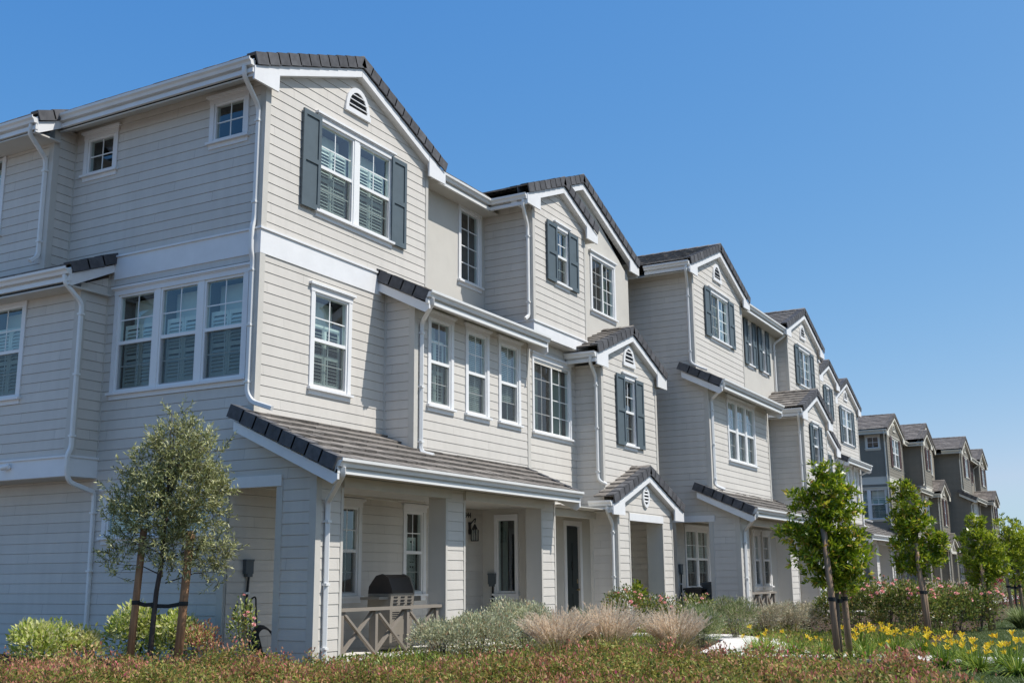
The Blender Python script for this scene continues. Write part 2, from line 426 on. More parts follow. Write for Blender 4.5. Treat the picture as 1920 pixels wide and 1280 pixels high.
                for side in (0, 1):
                    w = (ib - ia) * (.3 if style != 'fixed' else .5)
                    p0 = ia if side == 0 else ib - w
                    P = lambda t, zz, off: (o[0] + d[0] * t + n[0] * off, o[1] + d[1] * t + n[1] * off, zz)
                    for q in range(k):
                        t0, t1 = p0 + w * q / k, p0 + w * (q + 1) / k
                        o0, o1 = -.19 - .03 * (q % 2), -.19 - .03 * ((q + 1) % 2)
                        bl.quad(P(t0, iz0, o0), P(t1, iz0, o1), P(t1, iz1, o1), P(t0, iz1, o0))
        s.part('sash', sash, 'vinyl', W); s.part('pane', pane, 'glass', W)
        if scr.v: s.part('insect_screen', scr, 'screen', W)
        if bl.v: s.part('blind', bl, 'drape' if inside == 'drape' else 'blind', W)
        s.part('room_recess', room, 'room', W)
        if shut:
            w = shut
            for a, b in ((s0 - w + .012, s0 + .012), (s1 - .012, s1 + w - .012)):
                g = G(); za, zb = z0 - .05, z1 + .06
                B(g, a, b, za, zb, .036, .050)
                for a2, b2 in ((a, a + .075), (b - .075, b)): B(g, a2, b2, za, zb, .050, .072)
                zm = za + (zb - za) * .5
                for c0, c1 in ((za, za + .10), (zb - .09, zb), (zm - .045, zm + .045)): B(g, a + .075, b - .075, c0, c1, .050, .0715)
                s.part('shutter', g, 'shutter', W)
        return W

    # -- roofs
    def tiles(s, g, deck, O, U, W, V, Ls, expo=.34, tw=.30, ulim=None, thick=.036):
        O, U, V = V3(O), V3(U), V3(V); Nn = U.cross(V)
        if Nn.z < 0: Nn = -Nn
        flip = U.cross(V).dot(Nn) < 0
        rows = int(math.ceil(Ls / expo - .25))
        r2 = random.Random(int(abs(O.x * 31 + O.y * 17 + O.z * 7) * 10))
        def add(vs):
            g.add(vs if not flip else list(reversed(vs)), [tuple(range(len(vs)))])
        for i in range(rows):
            v0 = i * expo; v1 = min(v0 + expo, Ls)
            lo0, hi0 = ulim(v0) if ulim else (0, W)
            u = lo0 - (tw / 2 if i % 2 else 0)
            while u < hi0 - 1e-4:
                a, b = max(u, lo0), min(u + tw, hi0); u += tw
                if b - a < .02: continue
                dz = r2.uniform(-.004, .004); dv = r2.uniform(-.006, .006)
                P = lambda uu, vv, h: O + U * uu + V * vv + Nn * (h + dz)
                gp = .004
                top = [P(a + gp, v0 + dv, thick), P(b - gp, v0 + dv, thick), P(b - gp, v1 + .01, .008), P(a + gp, v1 + .01, .008)]
                bot = [P(a + gp, v0 + dv, .006), P(b - gp, v0 + dv, .006)]
                k = len(g.v); vs = top + bot
                fs = [(0, 1, 2, 3), (4, 5, 1, 0), (4, 0, 3), (5, 2, 1)]
                if flip: fs = [tuple(reversed(q)) for q in fs]
                g.add(vs, fs)
        lo0, hi0 = ulim(0) if ulim else (0, W); lo1, hi1 = ulim(Ls) if ulim else (0, W)
        P = lambda uu, vv, h: O + U * uu + V * vv + Nn * h
        deck.add([P(lo0, 0, 0), P(hi0, 0, 0), P(hi1, Ls, 0), P(lo1, Ls, 0)], [(0, 1, 2, 3) if not flip else (3, 2, 1, 0)])

    def barge(s, g, O, V, Ls, out, expo=.30, h=.215, up=None, wd=.16):
        """chunky tiles capping a sloped roof edge: O lower end on roof surface, V up-slope, out = outward horizontal normal"""
        O, V, out = V3(O), V3(V).normalized(), V3(out)
        Nn = V3(up) if up else out.cross(V)
        if Nn.z < 0: Nn = -Nn
        n = max(2, int(round(Ls / expo))); e = Ls / n
        for i in range(n):
            j = rnd.uniform(-.003, .003)
            lift = .030 + j
            p = O + V * (i * e - .02)
            L = e + .03
            # slightly tilted so that each lower end overlaps the next
            V2 = (V - Nn * (.016 / L)).normalized()
            hh = h
            g.obox(p + Nn * (lift + .026 - hh) + out * (.006 + (.010)), V2 * L, out * .028, Nn * hh)
            g.obox(p + Nn * (lift + .026 - .03) - out * wd, V2 * L, out * (wd + .0155), Nn * .030)

    def gable(s, xc, hw, yf, yb, zpk, slope, xl, xr, ywall, zret=None, tip_drop=.38, left=True, right=True, retin=.15, soff=True):
        """gable roof with ridge along y; xl/xr = wall corners, yf = fascia face"""
        th = math.atan(slope); c, sn = math.cos(th), math.sin(th)
        zt = lambda x: zpk - slope * abs(x - xc)
        ztip = zt(xc + hw); Ls = hw / c
        T, D = G(), G()
        s.tiles(T, D, (xc - hw, yf - .02, ztip), (0, 1, 0), yb - yf, (c, 0, sn), Ls)
        s.tiles(T, D, (xc + hw, yf - .02, ztip), (0, 1, 0), yb - yf, (-c, 0, sn), Ls)
        # ridge caps
        y = yf - .03; k = 0
        while y < yb:
            L = .36
            T.prism([(xc - .13, y, zpk - .01 + .012), (xc, y, zpk + .055 + .012), (xc + .13, y, zpk - .01 + .012), (xc, y, zpk - .05)], (0, L + .04, -.012)); y += L; k += 1
        roof = s.part('roof', T, 'tile'); s.part('roof_underlay', D, 'deck', roof)
        for sg in (-1, 1):
            b = G(); s.barge(b, (xc + sg * hw, yf, ztip), (-sg * c, 0, sn), Ls, (0, -1, 0)); s.part('rake_tiles', b, 'rake', roof)
        for sg in (-1, 1):
            f = G()
            xt = xc + sg * hw
            a = .20; w = .165
            f.prism([(xc + sg * .004, yf, zpk - a), (xt, yf, ztip - a + .02), (xt, yf, ztip - a - w), (xc + sg * .004, yf, zpk - a - w)], (0, min(ywall - yf + .0, .15) - .002, 0))
            xw = xl if sg < 0 else xr
            xi = xw - sg * retin
            zb = zret if zret is not None else ztip - tip_drop - .04
            f.prism([(xt + sg * .004, yf - .007, ztip - a + .02), (xi, yf - .007, zt(xi) - a - .06), (xi, yf - .007, zb), (xt + sg * .004, yf - .007, zb)], (0, .04, 0))
            s.part('fascia_board', f, 'trim', roof)
        if soff:
            for sg in (-1, 1):
                q = G(); xt = xc + sg * hw; xw = xl if sg < 0 else xr
                q.prism([(xt - sg * .02, yf + .035, ztip - .36), (xw + sg * .0, yf + .035, ztip - .36 + slope * abs(xt - xw)), (xw, yf + .035, ztip - .33 + slope * abs(xt - xw)), (xt - sg * .02, yf + .035, ztip - .33)], (0, yb - yf - .04, 0))
                s.part('soffit', q, 'corner', roof)
        return roof, ztip

    def gutter(s, p, q, out, fascia=True, caps=True, fh=.12, endtab=None):
        """K-style gutter; p,q top back line at the roof edge"""
        p, q, out = V3(p), V3(q), V3(out)
        prof = [(0, 0), (0, -.125), (.072, -.125), (.088, -.075), (.125, -.045), (.128, -.004), (.128, 0), (.112, 0), (.110, -.03), (.012, -.03), (.010, 0)]
        g = G(); g.prism([p + out * a + V3((0, 0, b)) for a, b in prof], q - p)
        o = s.part('gutter', g, 'gutter')
        if fascia:
            f = G(); d = (q - p)
            f.obox(p - out * .022 + V3((0, 0, -.125 - fh)), d, out * .020, V3((0, 0, fh + .10)))
            f.obox(p - out * .0015 + V3((0, 0, -.125 - fh)), d, out * .035, V3((0, 0, fh * .62)))
            s.part('fascia_board', f, 'gutter', o)
        return o

    def downspout(s, path, up=(0, 0, 1), straps=True, r=.05):
        w, h = .040, .030
        prof = [(-w, -h * .6), (-w * .7, -h), (w * .7, -h), (w, -h * .6), (w, h * .6), (w * .7, h), (-w * .7, h), (-w, h * .6)]
        g = G(); g.sweep(fillet(path, .10, 4), prof)
        o = s.part('downspout', g, 'gutter', smooth=False)
        for p, q in zip(path[:-1], path[1:]):
            if abs(p[0] - q[0]) + abs(p[1] - q[1]) < .06 and p[2] - q[2] > 1.2:
                for t in ([.12, .85] if p[2] - q[2] < 2.2 else [.08, .5, .92]):
                    k = G(); x, y, z = [p[i] + (q[i] - p[i]) * t for i in range(3)]; k.box(x - .047, x + .047, y - .047, y + .047, z - .018, z + .018); s.part('strap', k, 'gutter', o)
        return o

    def lean(s, x0, x1, ye, ze, slope, yb, ylo=None, left_rake=True, right_rake=True, rk_yb=None, thickf=.16):
        """lean-to roof, eave along x at y=ye rising towards +y"""
        th = math.atan(slope); c, sn = math.cos(th), math.sin(th); Ls = (yb - ye) / c
        T, D = G(), G(); s.tiles(T, D, (x0, ye - .03, ze), (1, 0, 0), x1 - x0, (0, c, sn), Ls, thick=.052)
        roof = s.part('roof', T, 'tile'); s.part('roof_underlay', D, 'deck', roof)
        for on, x, sg in ((left_rake, x0, -1), (right_rake, x1, 1)):
            if not on: continue
            b, f = G(), G()
            s.barge(b, (x, ye - .02, ze), (0, c, sn), Ls, (sg, 0, 0))
            zz = lambda y: ze + (y - ye) * slope
            yk = yb - .06
            f.prism([(x, ye + .02, zz(ye + .02) - .20), (x, yk, zz(yk) - .20), (x, yk, zz(yk) - .20 - thickf), (x, ye + .06, zz(ye) - .20 - thickf), (x, ye - .03, zz(ye) - .20 - thickf * .6), (x, ye - .03, zz(ye) - .09)], (-sg * .05, 0, 0))
            s.part('rake_tiles', b, 'rake', roof); s.part('fascia_board', f, 'trim', roof)
        return roof

    def pier(s, x0, x1, yf, depth, z0, z1, side_lap=False):
        g = G(); wall(g, (x0 + .06, yf), (1, 0), z0, z1, x1 - x0 - .12)
        col = s.part('porch_column', g, 'siding')
        q = G(); q.box(x0 + .004, x1 - .004, yf + .004, yf + depth, z0, z1)
        s.part('column_core', q, 'stucco', col)
        for a in (x0, x1 - .06):
            t = G(); t.box(a, a + .06, yf - .022, yf + .0, z0, z1); s.part('corner_board', t, 'corner', col)
        return col

    def vent_arch(s, xc, z0, w, h, y):
        """half-round louvred gable vent"""
        g = G(); n = 14
        def arch(sx, sz, off=0): return [(xc + sx * math.cos(math.pi * i / n), z0 + .10 + sz * math.sin(math.pi * i / n)) for i in range(n + 1)]
        o = arch(w / 2, h - .10); i_ = arch(w / 2 - .085, h - .195)
        o = [(w_, z_) for w_, z_ in o]
        for k in range(n):
            g.prism([(o[k][0], y, o[k][1]), (o[k + 1][0], y, o[k + 1][1]), (i_[k + 1][0], y, i_[k + 1][1]), (i_[k][0], y, i_[k][1])], (0, -.04, 0))
        g.box(xc - w / 2 - .02, xc + w / 2 + .02, y - .05, y, z0, z0 + .10)
        v = s.part('gable_vent', g, 'trim')
        b = G(); b.quad(*[(p[0], y - .019, p[1]) for p in reversed(i_)]); s.part('vent_opening', b, 'dark', v)
        l = G(); k = 3 if h > .4 else 2; hh = h - .195
        for j in range(k):
            zz = z0 + .10 + hh * (j + .55) / (k + .4); wd = (w / 2 - .085) * math.sqrt(max(.05, 1 - ((zz - z0 - .10) / hh) ** 2))
            l.obox((xc - wd, y - .021, zz + .02), (2 * wd, 0, 0), (0, -.03, -.03), (0, -.006, .012))
        s.part('vent_louvre', l, 'trim', v)

    def vent_oval(s, xc, zc, rx, rz, y):
        g = G(); n = 24
        P = lambda r, i: (xc + (rx - r) * math.cos(2 * math.pi * i / n), y, zc + (rz - r) * math.sin(2 * math.pi * i / n))
        for k in range(n): g.prism([P(0, k), P(0, k + 1), P(.07, k + 1), P(.07, k)], (0, -.045, 0))
        v = s.part('gable_vent', g, 'trim')
        b = G(); b.quad(*[(p[0], y - .019, p[2]) for p in [P(.07, k) for k in range(n)]]); s.part('vent_opening', b, 'dark', v)
        l = G()
        for j in range(4):
            zz = zc + (rz - .07) * (-.62 + .42 * j); wd = (rx - .07) * math.sqrt(max(.05, 1 - ((zz - zc) / (rz - .07)) ** 2))
            l.obox((xc - wd, y - .021, zz + .02), (2 * wd, 0, 0), (0, -.03, -.03), (0, -.006, .012))
        s.part('vent_louvre', l, 'trim', v)

    def railing(s, x0, x1, y, bays, ztop=.95):
        g = G()
        g.box(x0, x1, y - .07, y + .05, ztop, ztop + .05)
        r = s.part('porch_railing', g, 'rail')
        w = (x1 - x0 - .2) / bays
        for i in range(bays + 1):
            p = G(); xx = x0 + .1 + i * w; p.box(xx - .035, xx + .035, y - .035, y + .035, GZ, ztop); s.part('railing_post', p, 'rail', r)
        for i in range(bays):
            c = G()
            a, b = x0 + .1 + i * w + .035, x0 + .1 + (i + 1) * w - .035
            c.bar((a, y - .012, ztop - .02), (b, y - .012, GZ + .08), .04, .06, (0, 1, 0)); c.bar((a, y + .032, GZ + .08), (b, y + .032, ztop - .02), .04, .06, (0, 1, 0))
            s.part('railing_cross', c, 'rail', r)

    def meter(s, o, d, sx, z, zlow):
        n = (d[1], -d[0]); P = lambda t, zz, off: V3((o[0] + d[0] * t + n[0] * off, o[1] + d[1] * t + n[1] * off, zz))
        g = G(); a = P(sx - .09, z, .01)
        g.obox(a, V3((d[0], d[1], 0)) * .18, V3((n[0], n[1], 0)) * .07, V3((0, 0, .20)))
        g.obox(a - V3((d[0], d[1], 0)) * .006 + V3((0, 0, .2)), V3((d[0], d[1], 0)) * .192, V3((n[0], n[1], 0)) * .08, V3((0, 0, .03)))
        g.obox(a + V3((d[0], d[1], 0)) * .03 - V3((0, 0, .05)), V3((d[0], d[1], 0)) * .12, V3((n[0], n[1], 0)) * .08, V3((0, 0, .05)))
        b = s.part('meter_box', g, 'grey')
        c = G(); c.tube(fillet([P(sx + .02, z, .05), P(sx + .0, z - .3, .04), P(sx - .02, z - .8, .04), P(sx + .03, zlow + .2, .06), P(sx + .12, zlow, .12)], .15, 4), .021, 8)
        s.part('conduit', c, 'dark', b)
        for zz in (z - .32, z - .85):
            k = G(); k.obox(P(sx - .05, zz, .0), V3((d[0], d[1], 0)) * .09, V3((n[0], n[1], 0)) * .068, V3((0, 0, .03)))
            s.part('conduit_clip', k, 'white', b)

def corner_board(bx, x, y, z0, z1, sx, sy, w=.105):
    """boards wrapping an outside corner at (x,y); sx/sy outward signs of the two wall faces"""
    t = .026
    bx.box(x - sx * w if sx > 0 else x, x if sx > 0 else x + w, min(y, y + sy * t), max(y, y + sy * t), z0, z1)
    x0, x1 = sorted((x, x + sx * t)); y0, y1 = sorted((y + sy * t, y - sy * w))
    bx.box(x0, x1, y0, y1, z0, z1)

def glim(xc, zpk, m, x0, L, dz=.25):
    return lambda z: (max(0, xc - x0 - max(0, zpk - dz - z) / m), min(L, xc - x0 + max(0, zpk - dz - z) / m))

def pw(pts):                                   # piecewise-linear right limit of a side wall
    def f(z):
        if z <= pts[0][0]: return (0, pts[0][1])
        for (z0, s0), (z1, s1) in zip(pts[:-1], pts[1:]):
            if z <= z1: return (0, s0 + (s1 - s0) * (z - z0) / (z1 - z0) if z1 > z0 else s1)
        return (0, pts[-1][1])
    return f

def back_roof(h, x0, x1, y0, y1, z0, slope=.4):
    th = math.atan(slope); T, D = G(), G()
    h.tiles(T, D, (x0, y0, z0), (1, 0, 0), x1 - x0, (0, math.cos(th), math.sin(th)), (y1 - y0) / math.cos(th))
    r = h.part('roof', T, 'tile'); h.part('roof_underlay', D, 'deck', r)

# ------------------------------------------------------------------ block with the end gable (type one)
def block_one(name, label, loc, pal, mir=False, full=True, numbers=False):
    h = House(name, label, loc, pal, mir)
    P = h.part
    YB = 9.0
    # --- end wall facing -x
    opn = (YB - .47, YB + .56, 0, 2.88)
    tri = (YB - 3.26, YB - .29, 4.70, 6.46)
    smR = (YB - 1.17, YB - .46, 8.96, 9.66)
    smL = (YB - 4.38, YB - 3.67, 8.96, 9.66)
    low = (YB - 3.22, YB - .86, 2.20, 2.86)
    lim = pw([(3.40, YB + 1.33), (4.00, YB), (20, YB)])
    h.wall((0, YB), (0, -1), .1, 9.98, YB + 1.33, lim=lim, brk=(3.40, 4.0), holes=[opn, tri, smR, smL, low])
    h.window((0, YB), (0, -1), *tri, units=3, style='hung', mull=.13)
    h.window((0, YB), (0, -1), *smR, style='fixed', inside='none')
    h.window((0, YB), (0, -1), *smL, style='fixed', inside='none')
    h.window((0, YB), (0, -1), *low, units=2, style='awning', inside='blind')
    # header and jambs of the side porch opening
    h.boards('header_board', [(-.036, -.002, -.66, .57, 2.885, 3.06)], 'trim')
    h.boards('corner_board', [(-.024, -.002, .47, .60, .1, 2.884), (-.024, -.002, -.68, -.56, .1, 2.884), (-.0, .45, -.565, -.545, .1, 2.9), (-.002, .10, .455, .475, .1, 2.9)], 'corner')
    # --- jutting boxes on the end wall
    h.wall((-.6, 3.57), (1, 0), 3.22, 6.93, .6, lim=lambda z: (max(0, (z - 6.55) / .42 - .1), .6), brk=(6.55,))
    win = (YB - 7.1, YB - 5.06, 4.70, 6.40)
    h.wall((-.6, YB), (0, -1), 3.22, 6.66, YB - 3.57, holes=[win])
    h.window((-.6, YB), (0, -1), *win, units=2, style='hung')
    h.wall((-.5, 4.73), (1, 0), 6.9, 9.85, .5)
    win = (YB - 7.4, YB - 6.16, 7.95, 9.50)
    h.wall((-.5, YB), (0, -1), 6.9, 9.75, YB - 4.73, holes=[win])
    h.window((-.5, YB), (0, -1), *win, style='hung')
    h.boards('soffit', [(-.6, 0, 3.57, YB, 3.20, 3.235)], 'corner')
    b = G()
    b.box(-.63, -.602, 3.54, YB, 3.21, 3.53); b.box(-.602, -.002, 3.54, 3.568, 3.21, 3.53)
    b.box(-.655, -.602, 3.515, YB, 3.53, 3.565); b.box(-.602, -.002, 3.515, 3.568, 3.53, 3.565)
    P('band_board', b, 'trim')
    h.cb(-.6, 3.57, 3.566, 6.62, -1, -1); h.cb(-.5, 4.73, 6.9, 9.75, -1, -1)
    h.bb(-.03, -.003, 3.545, 3.569, 3.57, 6.9); h.bb(-.03, -.003, 4.705, 4.729, 6.95, 9.9)
    # band between second and third floor, end wall and front
    b = G()
    b.box(-.028, -.001, -.001, 3.42, 6.77, 7.185); b.box(-.055, -.001, -.055, 3.42, 7.185, 7.22)
    b.box(-.028, 3.42, -.029, -.0015, 6.77, 7.185); b.box(-.001, 3.42, -.055, -.0015, 7.185, 7.22)
    P('band_board', b, 'trim')
    h.cb(0, 0, 7.222, 9.9, -1, -1); h.cb(0, 0, 4.0, 6.768, -1, -1)
    h.bb(4.92, 5.012, -.024, -.002, 7.3, 9.7)
    h.bb(3.545, 3.571, -.05, -.003, 3.9, 7.2)
    h.cb(0, -1.33, .1, 3.38, -1, -1)
    # roofs of the boxes
    th = math.atan(.42); c, sn = math.cos(th), math.sin(th)
    for xe, ye, ze, run, zc in ((-.97, 3.42, 6.83, .96, 6.78), (-1.02, 4.58, 9.87, .62, 9.80)):
        T, D = G(), G()
        h.tiles(T, D, (xe, ye - .02, ze), (0, 1, 0), YB - ye, (c, 0, sn), run / c)
        r = P('roof', T, 'tile'); P('roof_underlay', D, 'deck', r)
        q = G(); h.barge(q, (xe, ye, ze), (c, 0, sn), run / c, (0, -1, 0), h=.19); P('rake_tiles', q, 'rake', r)
        q = G(); zz = lambda x: ze + (x - xe) * .42 - .17
        q.prism([(xe - .02, ye, zz(xe)), (xe + run, ye, zz(xe + run)), (xe + run, ye, zz(xe + run) - .14), (xe + .05, ye, zz(xe) - .19), (xe - .02, ye, zz(xe) - .19)], (0, .03, 0)); P('fascia_board', q, 'trim', r)
        q = G(); q.box(xe, xe + run - .05, ye + .031, YB, zz(xe) - .20, zz(xe) - .17); P('soffit', q, 'corner', r)
        h.gutter((xe - .0, ye - .01, zc), (xe, YB, zc), (-1, 0, 0))
    # --- end gable
    hA = dict(xc=2.5, hw=2.97, zpk=11.27, slope=.40)
    lA = glim(2.5, 11.27, .40, 0, 5.0)
    wA = (1.42, 3.67, 7.94, 9.64); wB = (1.42, 2.40, 4.72, 6.42)
    h.wall((0, 0), (1, 0), 2.9, 11.0, 5.0, lim=lA, holes=[wA, wB])
    h.window((0, 0), (1, 0), *wA, units=2, style='hung', shut=.50, mull=.15)
    h.window((0, 0), (1, 0), *wB, style='hung')
    h.gable(yf=-.15, yb=YB, xl=0, xr=5.0, ywall=0, zret=9.66, **hA)
    h.vent_arch(2.52, 10.13, .74, .56, -.012)
    h.gutter((-.475, -.14, 10.02), (-.475, 4.58, 10.02), (-1, 0, 0))
    # --- recessed stucco wall with its eave
    ws = (7.14, 7.96, 8.05, 9.74)
    h.wall((5.0, .51), (1, 0), 6.9, 9.95, 3.22, mat='stucco', lap=False, holes=[(ws[0] - 5, ws[1] - 5, ws[2], ws[3])])
    h.window((5.0, .51), (1, 0), ws[0] - 5, ws[1] - 5, ws[2], ws[3], style='fixed', inside='none')
    back_roof(h, 4.9, 8.4, .06, 3.6, 10.06)
    h.gutter((5.25, .10, 10.02), (7.80, .10, 10.02), (0, -1, 0))
    q = G(); q.box(5.02, 8.2, .10, .505, 9.80, 9.83); P('soffit', q, 'corner')
    # --- second floor bay
    wl = [(4.11, 4.85), (5.50, 6.26), (6.85, 7.63)]
    h.wall((3.57, 0), (0, -1), 3.5, 7.1, .68, lim=lambda z: (0, .68 - max(0, (z - 6.78) / .49)), brk=(6.78,))
    h.wall((3.57, -.68), (1, 0), 3.55, 6.75, 4.58, holes=[(a - 3.57, b_ - 3.57, 4.71, 6.40) for a, b_ in wl])
    for a, b_ in wl: h.window((3.57, -.68), (1, 0), a - 3.57, b_ - 3.57, 4.71, 6.40, style='hung', inside='blind' if a > 5 else 'shutter')
    h.wall((8.15, -.68), (0, 1), 2.95, 6.9, .18)
    h.cb(3.57, -.68, 3.6, 6.72, -1, -1); h.cb(8.15, -.68, 3.5, 6.7, 1, -1)
    h.lean(3.30, 8.14, -1.16, 6.66, .49, .51)
    h.gutter((3.26, -1.16, 6.70), (8.12, -1.16, 6.70), (0, -1, 0))
    q = G(); q.obox((3.34, -1.14, 6.45), (4.78, 0, 0), (0, .47, .18), (0, -.01, .02)); P('soffit', q, 'corner')
    # --- recessed second floor wall with slider
    wP2 = (8.70, 10.56, 4.71, 6.40)
    h.wall((8.15, -.5), (1, 0), 2.95, 6.9, 2.75, holes=[(wP2[0] - 8.15, wP2[1] - 8.15, wP2[2], wP2[3])])
    h.window((8.15, -.5), (1, 0), wP2[0] - 8.15, wP2[1] - 8.15, wP2[2], wP2[3], style='slider', inside='drape', trim=.075)
    # --- third floor small gable and the stucco gable behind it
    h.wall((8.22, .51), (0, -1), 6.86, 9.95, 1.29)
    wC = (9.38, 10.04, 8.34, 9.68)
    h.wall((8.22, -.78), (1, 0), 7.0, 10.7, 2.82, lim=glim(9.63, 10.97, .40, 8.22, 2.82), holes=[(wC[0] - 8.22, wC[1] - 8.22, wC[2], wC[3])])
    h.window((8.22, -.78), (1, 0), wC[0] - 8.22, wC[1] - 8.22, wC[2], wC[3], style='hung', shut=.52, inside='none')
    h.wall((11.04, -.78), (0, 1), 6.86, 9.9, .28)
    h.gable(xc=9.63, hw=1.90, yf=-.93, yb=3.2, zpk=10.97, slope=.40, xl=8.22, xr=11.04, ywall=-.78, zret=9.80)
    b = G()
    b.box(8.19, 11.07, -.81, -.782, 6.85, 7.14); b.box(8.19, 8.218, -.782, .5, 6.85, 7.14)
    b.box(8.165, 11.095, -.838, -.782, 7.14, 7.175); b.box(8.165, 8.218, -.782, .5, 7.14, 7.175); b.box(11.042, 11.07, -.782, -.502, 6.85, 7.14)
    P('band_board', b, 'trim')
    h.cb(8.22, -.78, 7.18, 9.8, -1, -1, .09); h.bb(10.96, 11.04, -.804, -.783, 7.18, 9.8); h.bb(8.194, 8.218, .48, .507, 7.2, 9.8)
    h.boards('soffit', [(8.22, 11.04, -.78, -.5, 6.83, 6.852)], 'corner')
    wD = (12.02, 13.42, 8.24, 9.68)
    h.wall((8.22, -.5), (1, 0), 6.3, 11.3, 6.23, mat='stucco', lap=False, lim=glim(11.33, 11.64, .40, 8.22, 6.23), brk=(8.9, 9.2), holes=[(wD[0] - 8.22, wD[1] - 8.22, wD[2], wD[3])])
    h.window((8.22, -.5), (1, 0), wD[0] - 8.22, wD[1] - 8.22, wD[2], wD[3], style='slider', inside='drape')
    h.gable(xc=11.33, hw=3.60, yf=-.65, yb=YB, zpk=11.64, slope=.40, xl=8.22, xr=14.45, ywall=-.5, zret=9.80)
    h.gutter((7.76, -.92, 10.02), (7.76, .10, 10.02), (-1, 0, 0))
    h.gutter((14.94, -.6, 10.0), (14.94, YB, 10.0), (1, 0, 0))
    # --- second floor gable box
    h.wall((10.9, -.5), (0, -1), 3.0, 6.55, .7)
    wE = (12.24, 12.97, 4.72, 6.40)
    h.wall((10.9, -1.2), (1, 0), 3.0, 7.6, 3.55, lim=glim(12.67, 7.78, .385, 10.9, 3.55), holes=[(wE[0] - 10.9, wE[1] - 10.9, wE[2], wE[3])])
    h.window((10.9, -1.2), (1, 0), wE[0] - 10.9, wE[1] - 10.9, wE[2], wE[3], style='hung', shut=.52, inside='none')
    h.gable(xc=12.67, hw=2.28, yf=-1.35, yb=-.42, zpk=7.78, slope=.385, xl=10.9, xr=14.45, ywall=-1.2, zret=6.46)
    h.vent_arch(12.62, 6.74, .72, .56, -1.212)
    h.gutter((10.38, -1.34, 6.76), (10.38, -.52, 6.76), (-1, 0, 0))
    h.gutter((14.96, -1.3, 6.76), (14.96, -.42, 6.76), (1, 0, 0))
    h.cb(10.9, -1.2, 3.0, 6.45, -1, -1, .09); h.cb(14.45, -1.2, .1, 6.45, 1, -1, .09)
    # --- porch along the front
    h.lean(-.30, 8.03, -1.93, 3.20, .45, .20)
    h.gutter((-.30, -1.93, 3.22), (8.03, -1.93, 3.22), (0, -1, 0), fh=.10)
    q = G(); q.box(.03, 8.0, -1.90, .44, 3.045, 3.06); P('soffit', q, 'corner')
    q = G(); wall(q, (.66, -1.33), (1, 0), 3.03, 3.42, 7.4); P('wall', q, 'siding')
    h.pier(0.0, .66, -1.33, .77, .1, 3.05); h.pier(3.66, 4.34, -1.33, .35, .1, 3.05); h.pier(7.38, 8.04, -1.33, .35, .1, 3.3)
    h.boards('porch_beam', [(.62, 3.80, -1.39, -1.20, 2.87, 3.035), (4.30, 7.47, -1.39, -1.20, 2.87, 3.035)], 'corner')
    h.boards('soffit', [(.02, 8.0, -1.32, .44, 2.93, 2.96)], 'corner')
    w1 = (2.85, 3.43, 1.16, 2.76); w2 = (4.99, 5.60, 1.16, 2.76); dr = (5.90, 6.80, .2, 2.45); dE = (11.62, 12.42, .2, 2.72)
    h.wall((.02, .45), (1, 0), .1, 2.95, 7.98, holes=[(w[0] - .02, w[1] - .02, w[2], w[3]) for w in (w1, w2, dr)])
    h.window((.02, .45), (1, 0), w1[0] - .02, w1[1] - .02, w1[2], w1[3], style='hung', inside='none')
    h.window((.02, .45), (1, 0), w2[0] - .02, w2[1] - .02, w2[2], w2[3], style='hung', inside='shutter')
    wS = (.45 - .08, .45 + .41, 1.13, 2.72)
    h.wall((8.0, .45), (0, -1), .1, 2.95, 1.75, mat='stucco', lap=False, holes=[wS])
    h.window((8.0, .45), (0, -1), *wS, style='awning', inside='drape', head=False, trim=.055)
    h.wall((8.0, .2), (1, 0), .1, 2.95, 6.45, mat='stucco', lap=False, holes=[(dE[0] - 8, dE[1] - 8, dE[2], dE[3])])
    for a, y in ((dr, .45), (dE, .2)):
        g = G(); g.box(a[0] + .03, a[1] - .03, y + .03, y + .075, a[2], a[3] - .03)
        d = P('front_door', g, 'door')
        g = G()
        for (u0, u1) in ((.12, .37), (.43, .68)):
            for (z0, z1) in ((.25, .95), (1.1, 2.2)): g.box(a[0] + u0, a[0] + u1, y + .018, y + .0298, z0 + .1, z1 + .1)
        P('door_panel', g, 'door', d)
        g = G(); g.lathe((a[1] - .12, y - .02, 1.12), [(.0, 0), (.03, .005), (.035, .03), (.02, .055), (0.0, .06)], 10); g.box(a[1] - .135, a[1] - .105, y - .02, y + .03, 1.13, 1.16); g.box(a[1] - .14, a[1] - .10, y + .005, y + .03, 1.3, 1.4)
        P('handle', g, 'brass', d)
        g = G(); g.prism([((a[0] + a[1]) / 2, y + .0, 1.62), ((a[0] + a[1]) / 2 + .05, y, 1.72), ((a[0] + a[1]) / 2, y, 1.84), ((a[0] + a[1]) / 2 - .05, y, 1.72)], (0, .028, 0)); P('knocker', g, 'dark', d)
        g = G(); g.box(a[0] - .11, a[0] + .02, y - .035, y + .06, .15, a[3]); g.box(a[1] - .02, a[1] + .11, y - .035, y + .06, .15, a[3]); g.box(a[0] - .11, a[1] + .11, y - .034, y + .06, a[3], a[3] + .12)
        P('door_frame', g, 'trim', d)
    h.boards('porch_beam', [(8.045, 10.86, -1.00, -.88, 2.80, 2.96)], 'corner')
    h.boards('soffit', [(8.04, 14.4, -1.5, .2, 2.97, 2.99)], 'corner')
    h.boards('porch_floor', [(.68, 14.3, -1.30, .44, .05, GZ + .02)], 'concrete')
    h.railing(.72, 3.64, -1.22, 3)
    # --- gabled entry porch
    h.pier(10.86, 11.58, -1.55, .70, .1, 2.98); h.pier(13.70, 14.42, -1.55, .42, .1, 2.98)
    h.wall((10.86, -.85), (0, -1), .1, 3.0, .70)
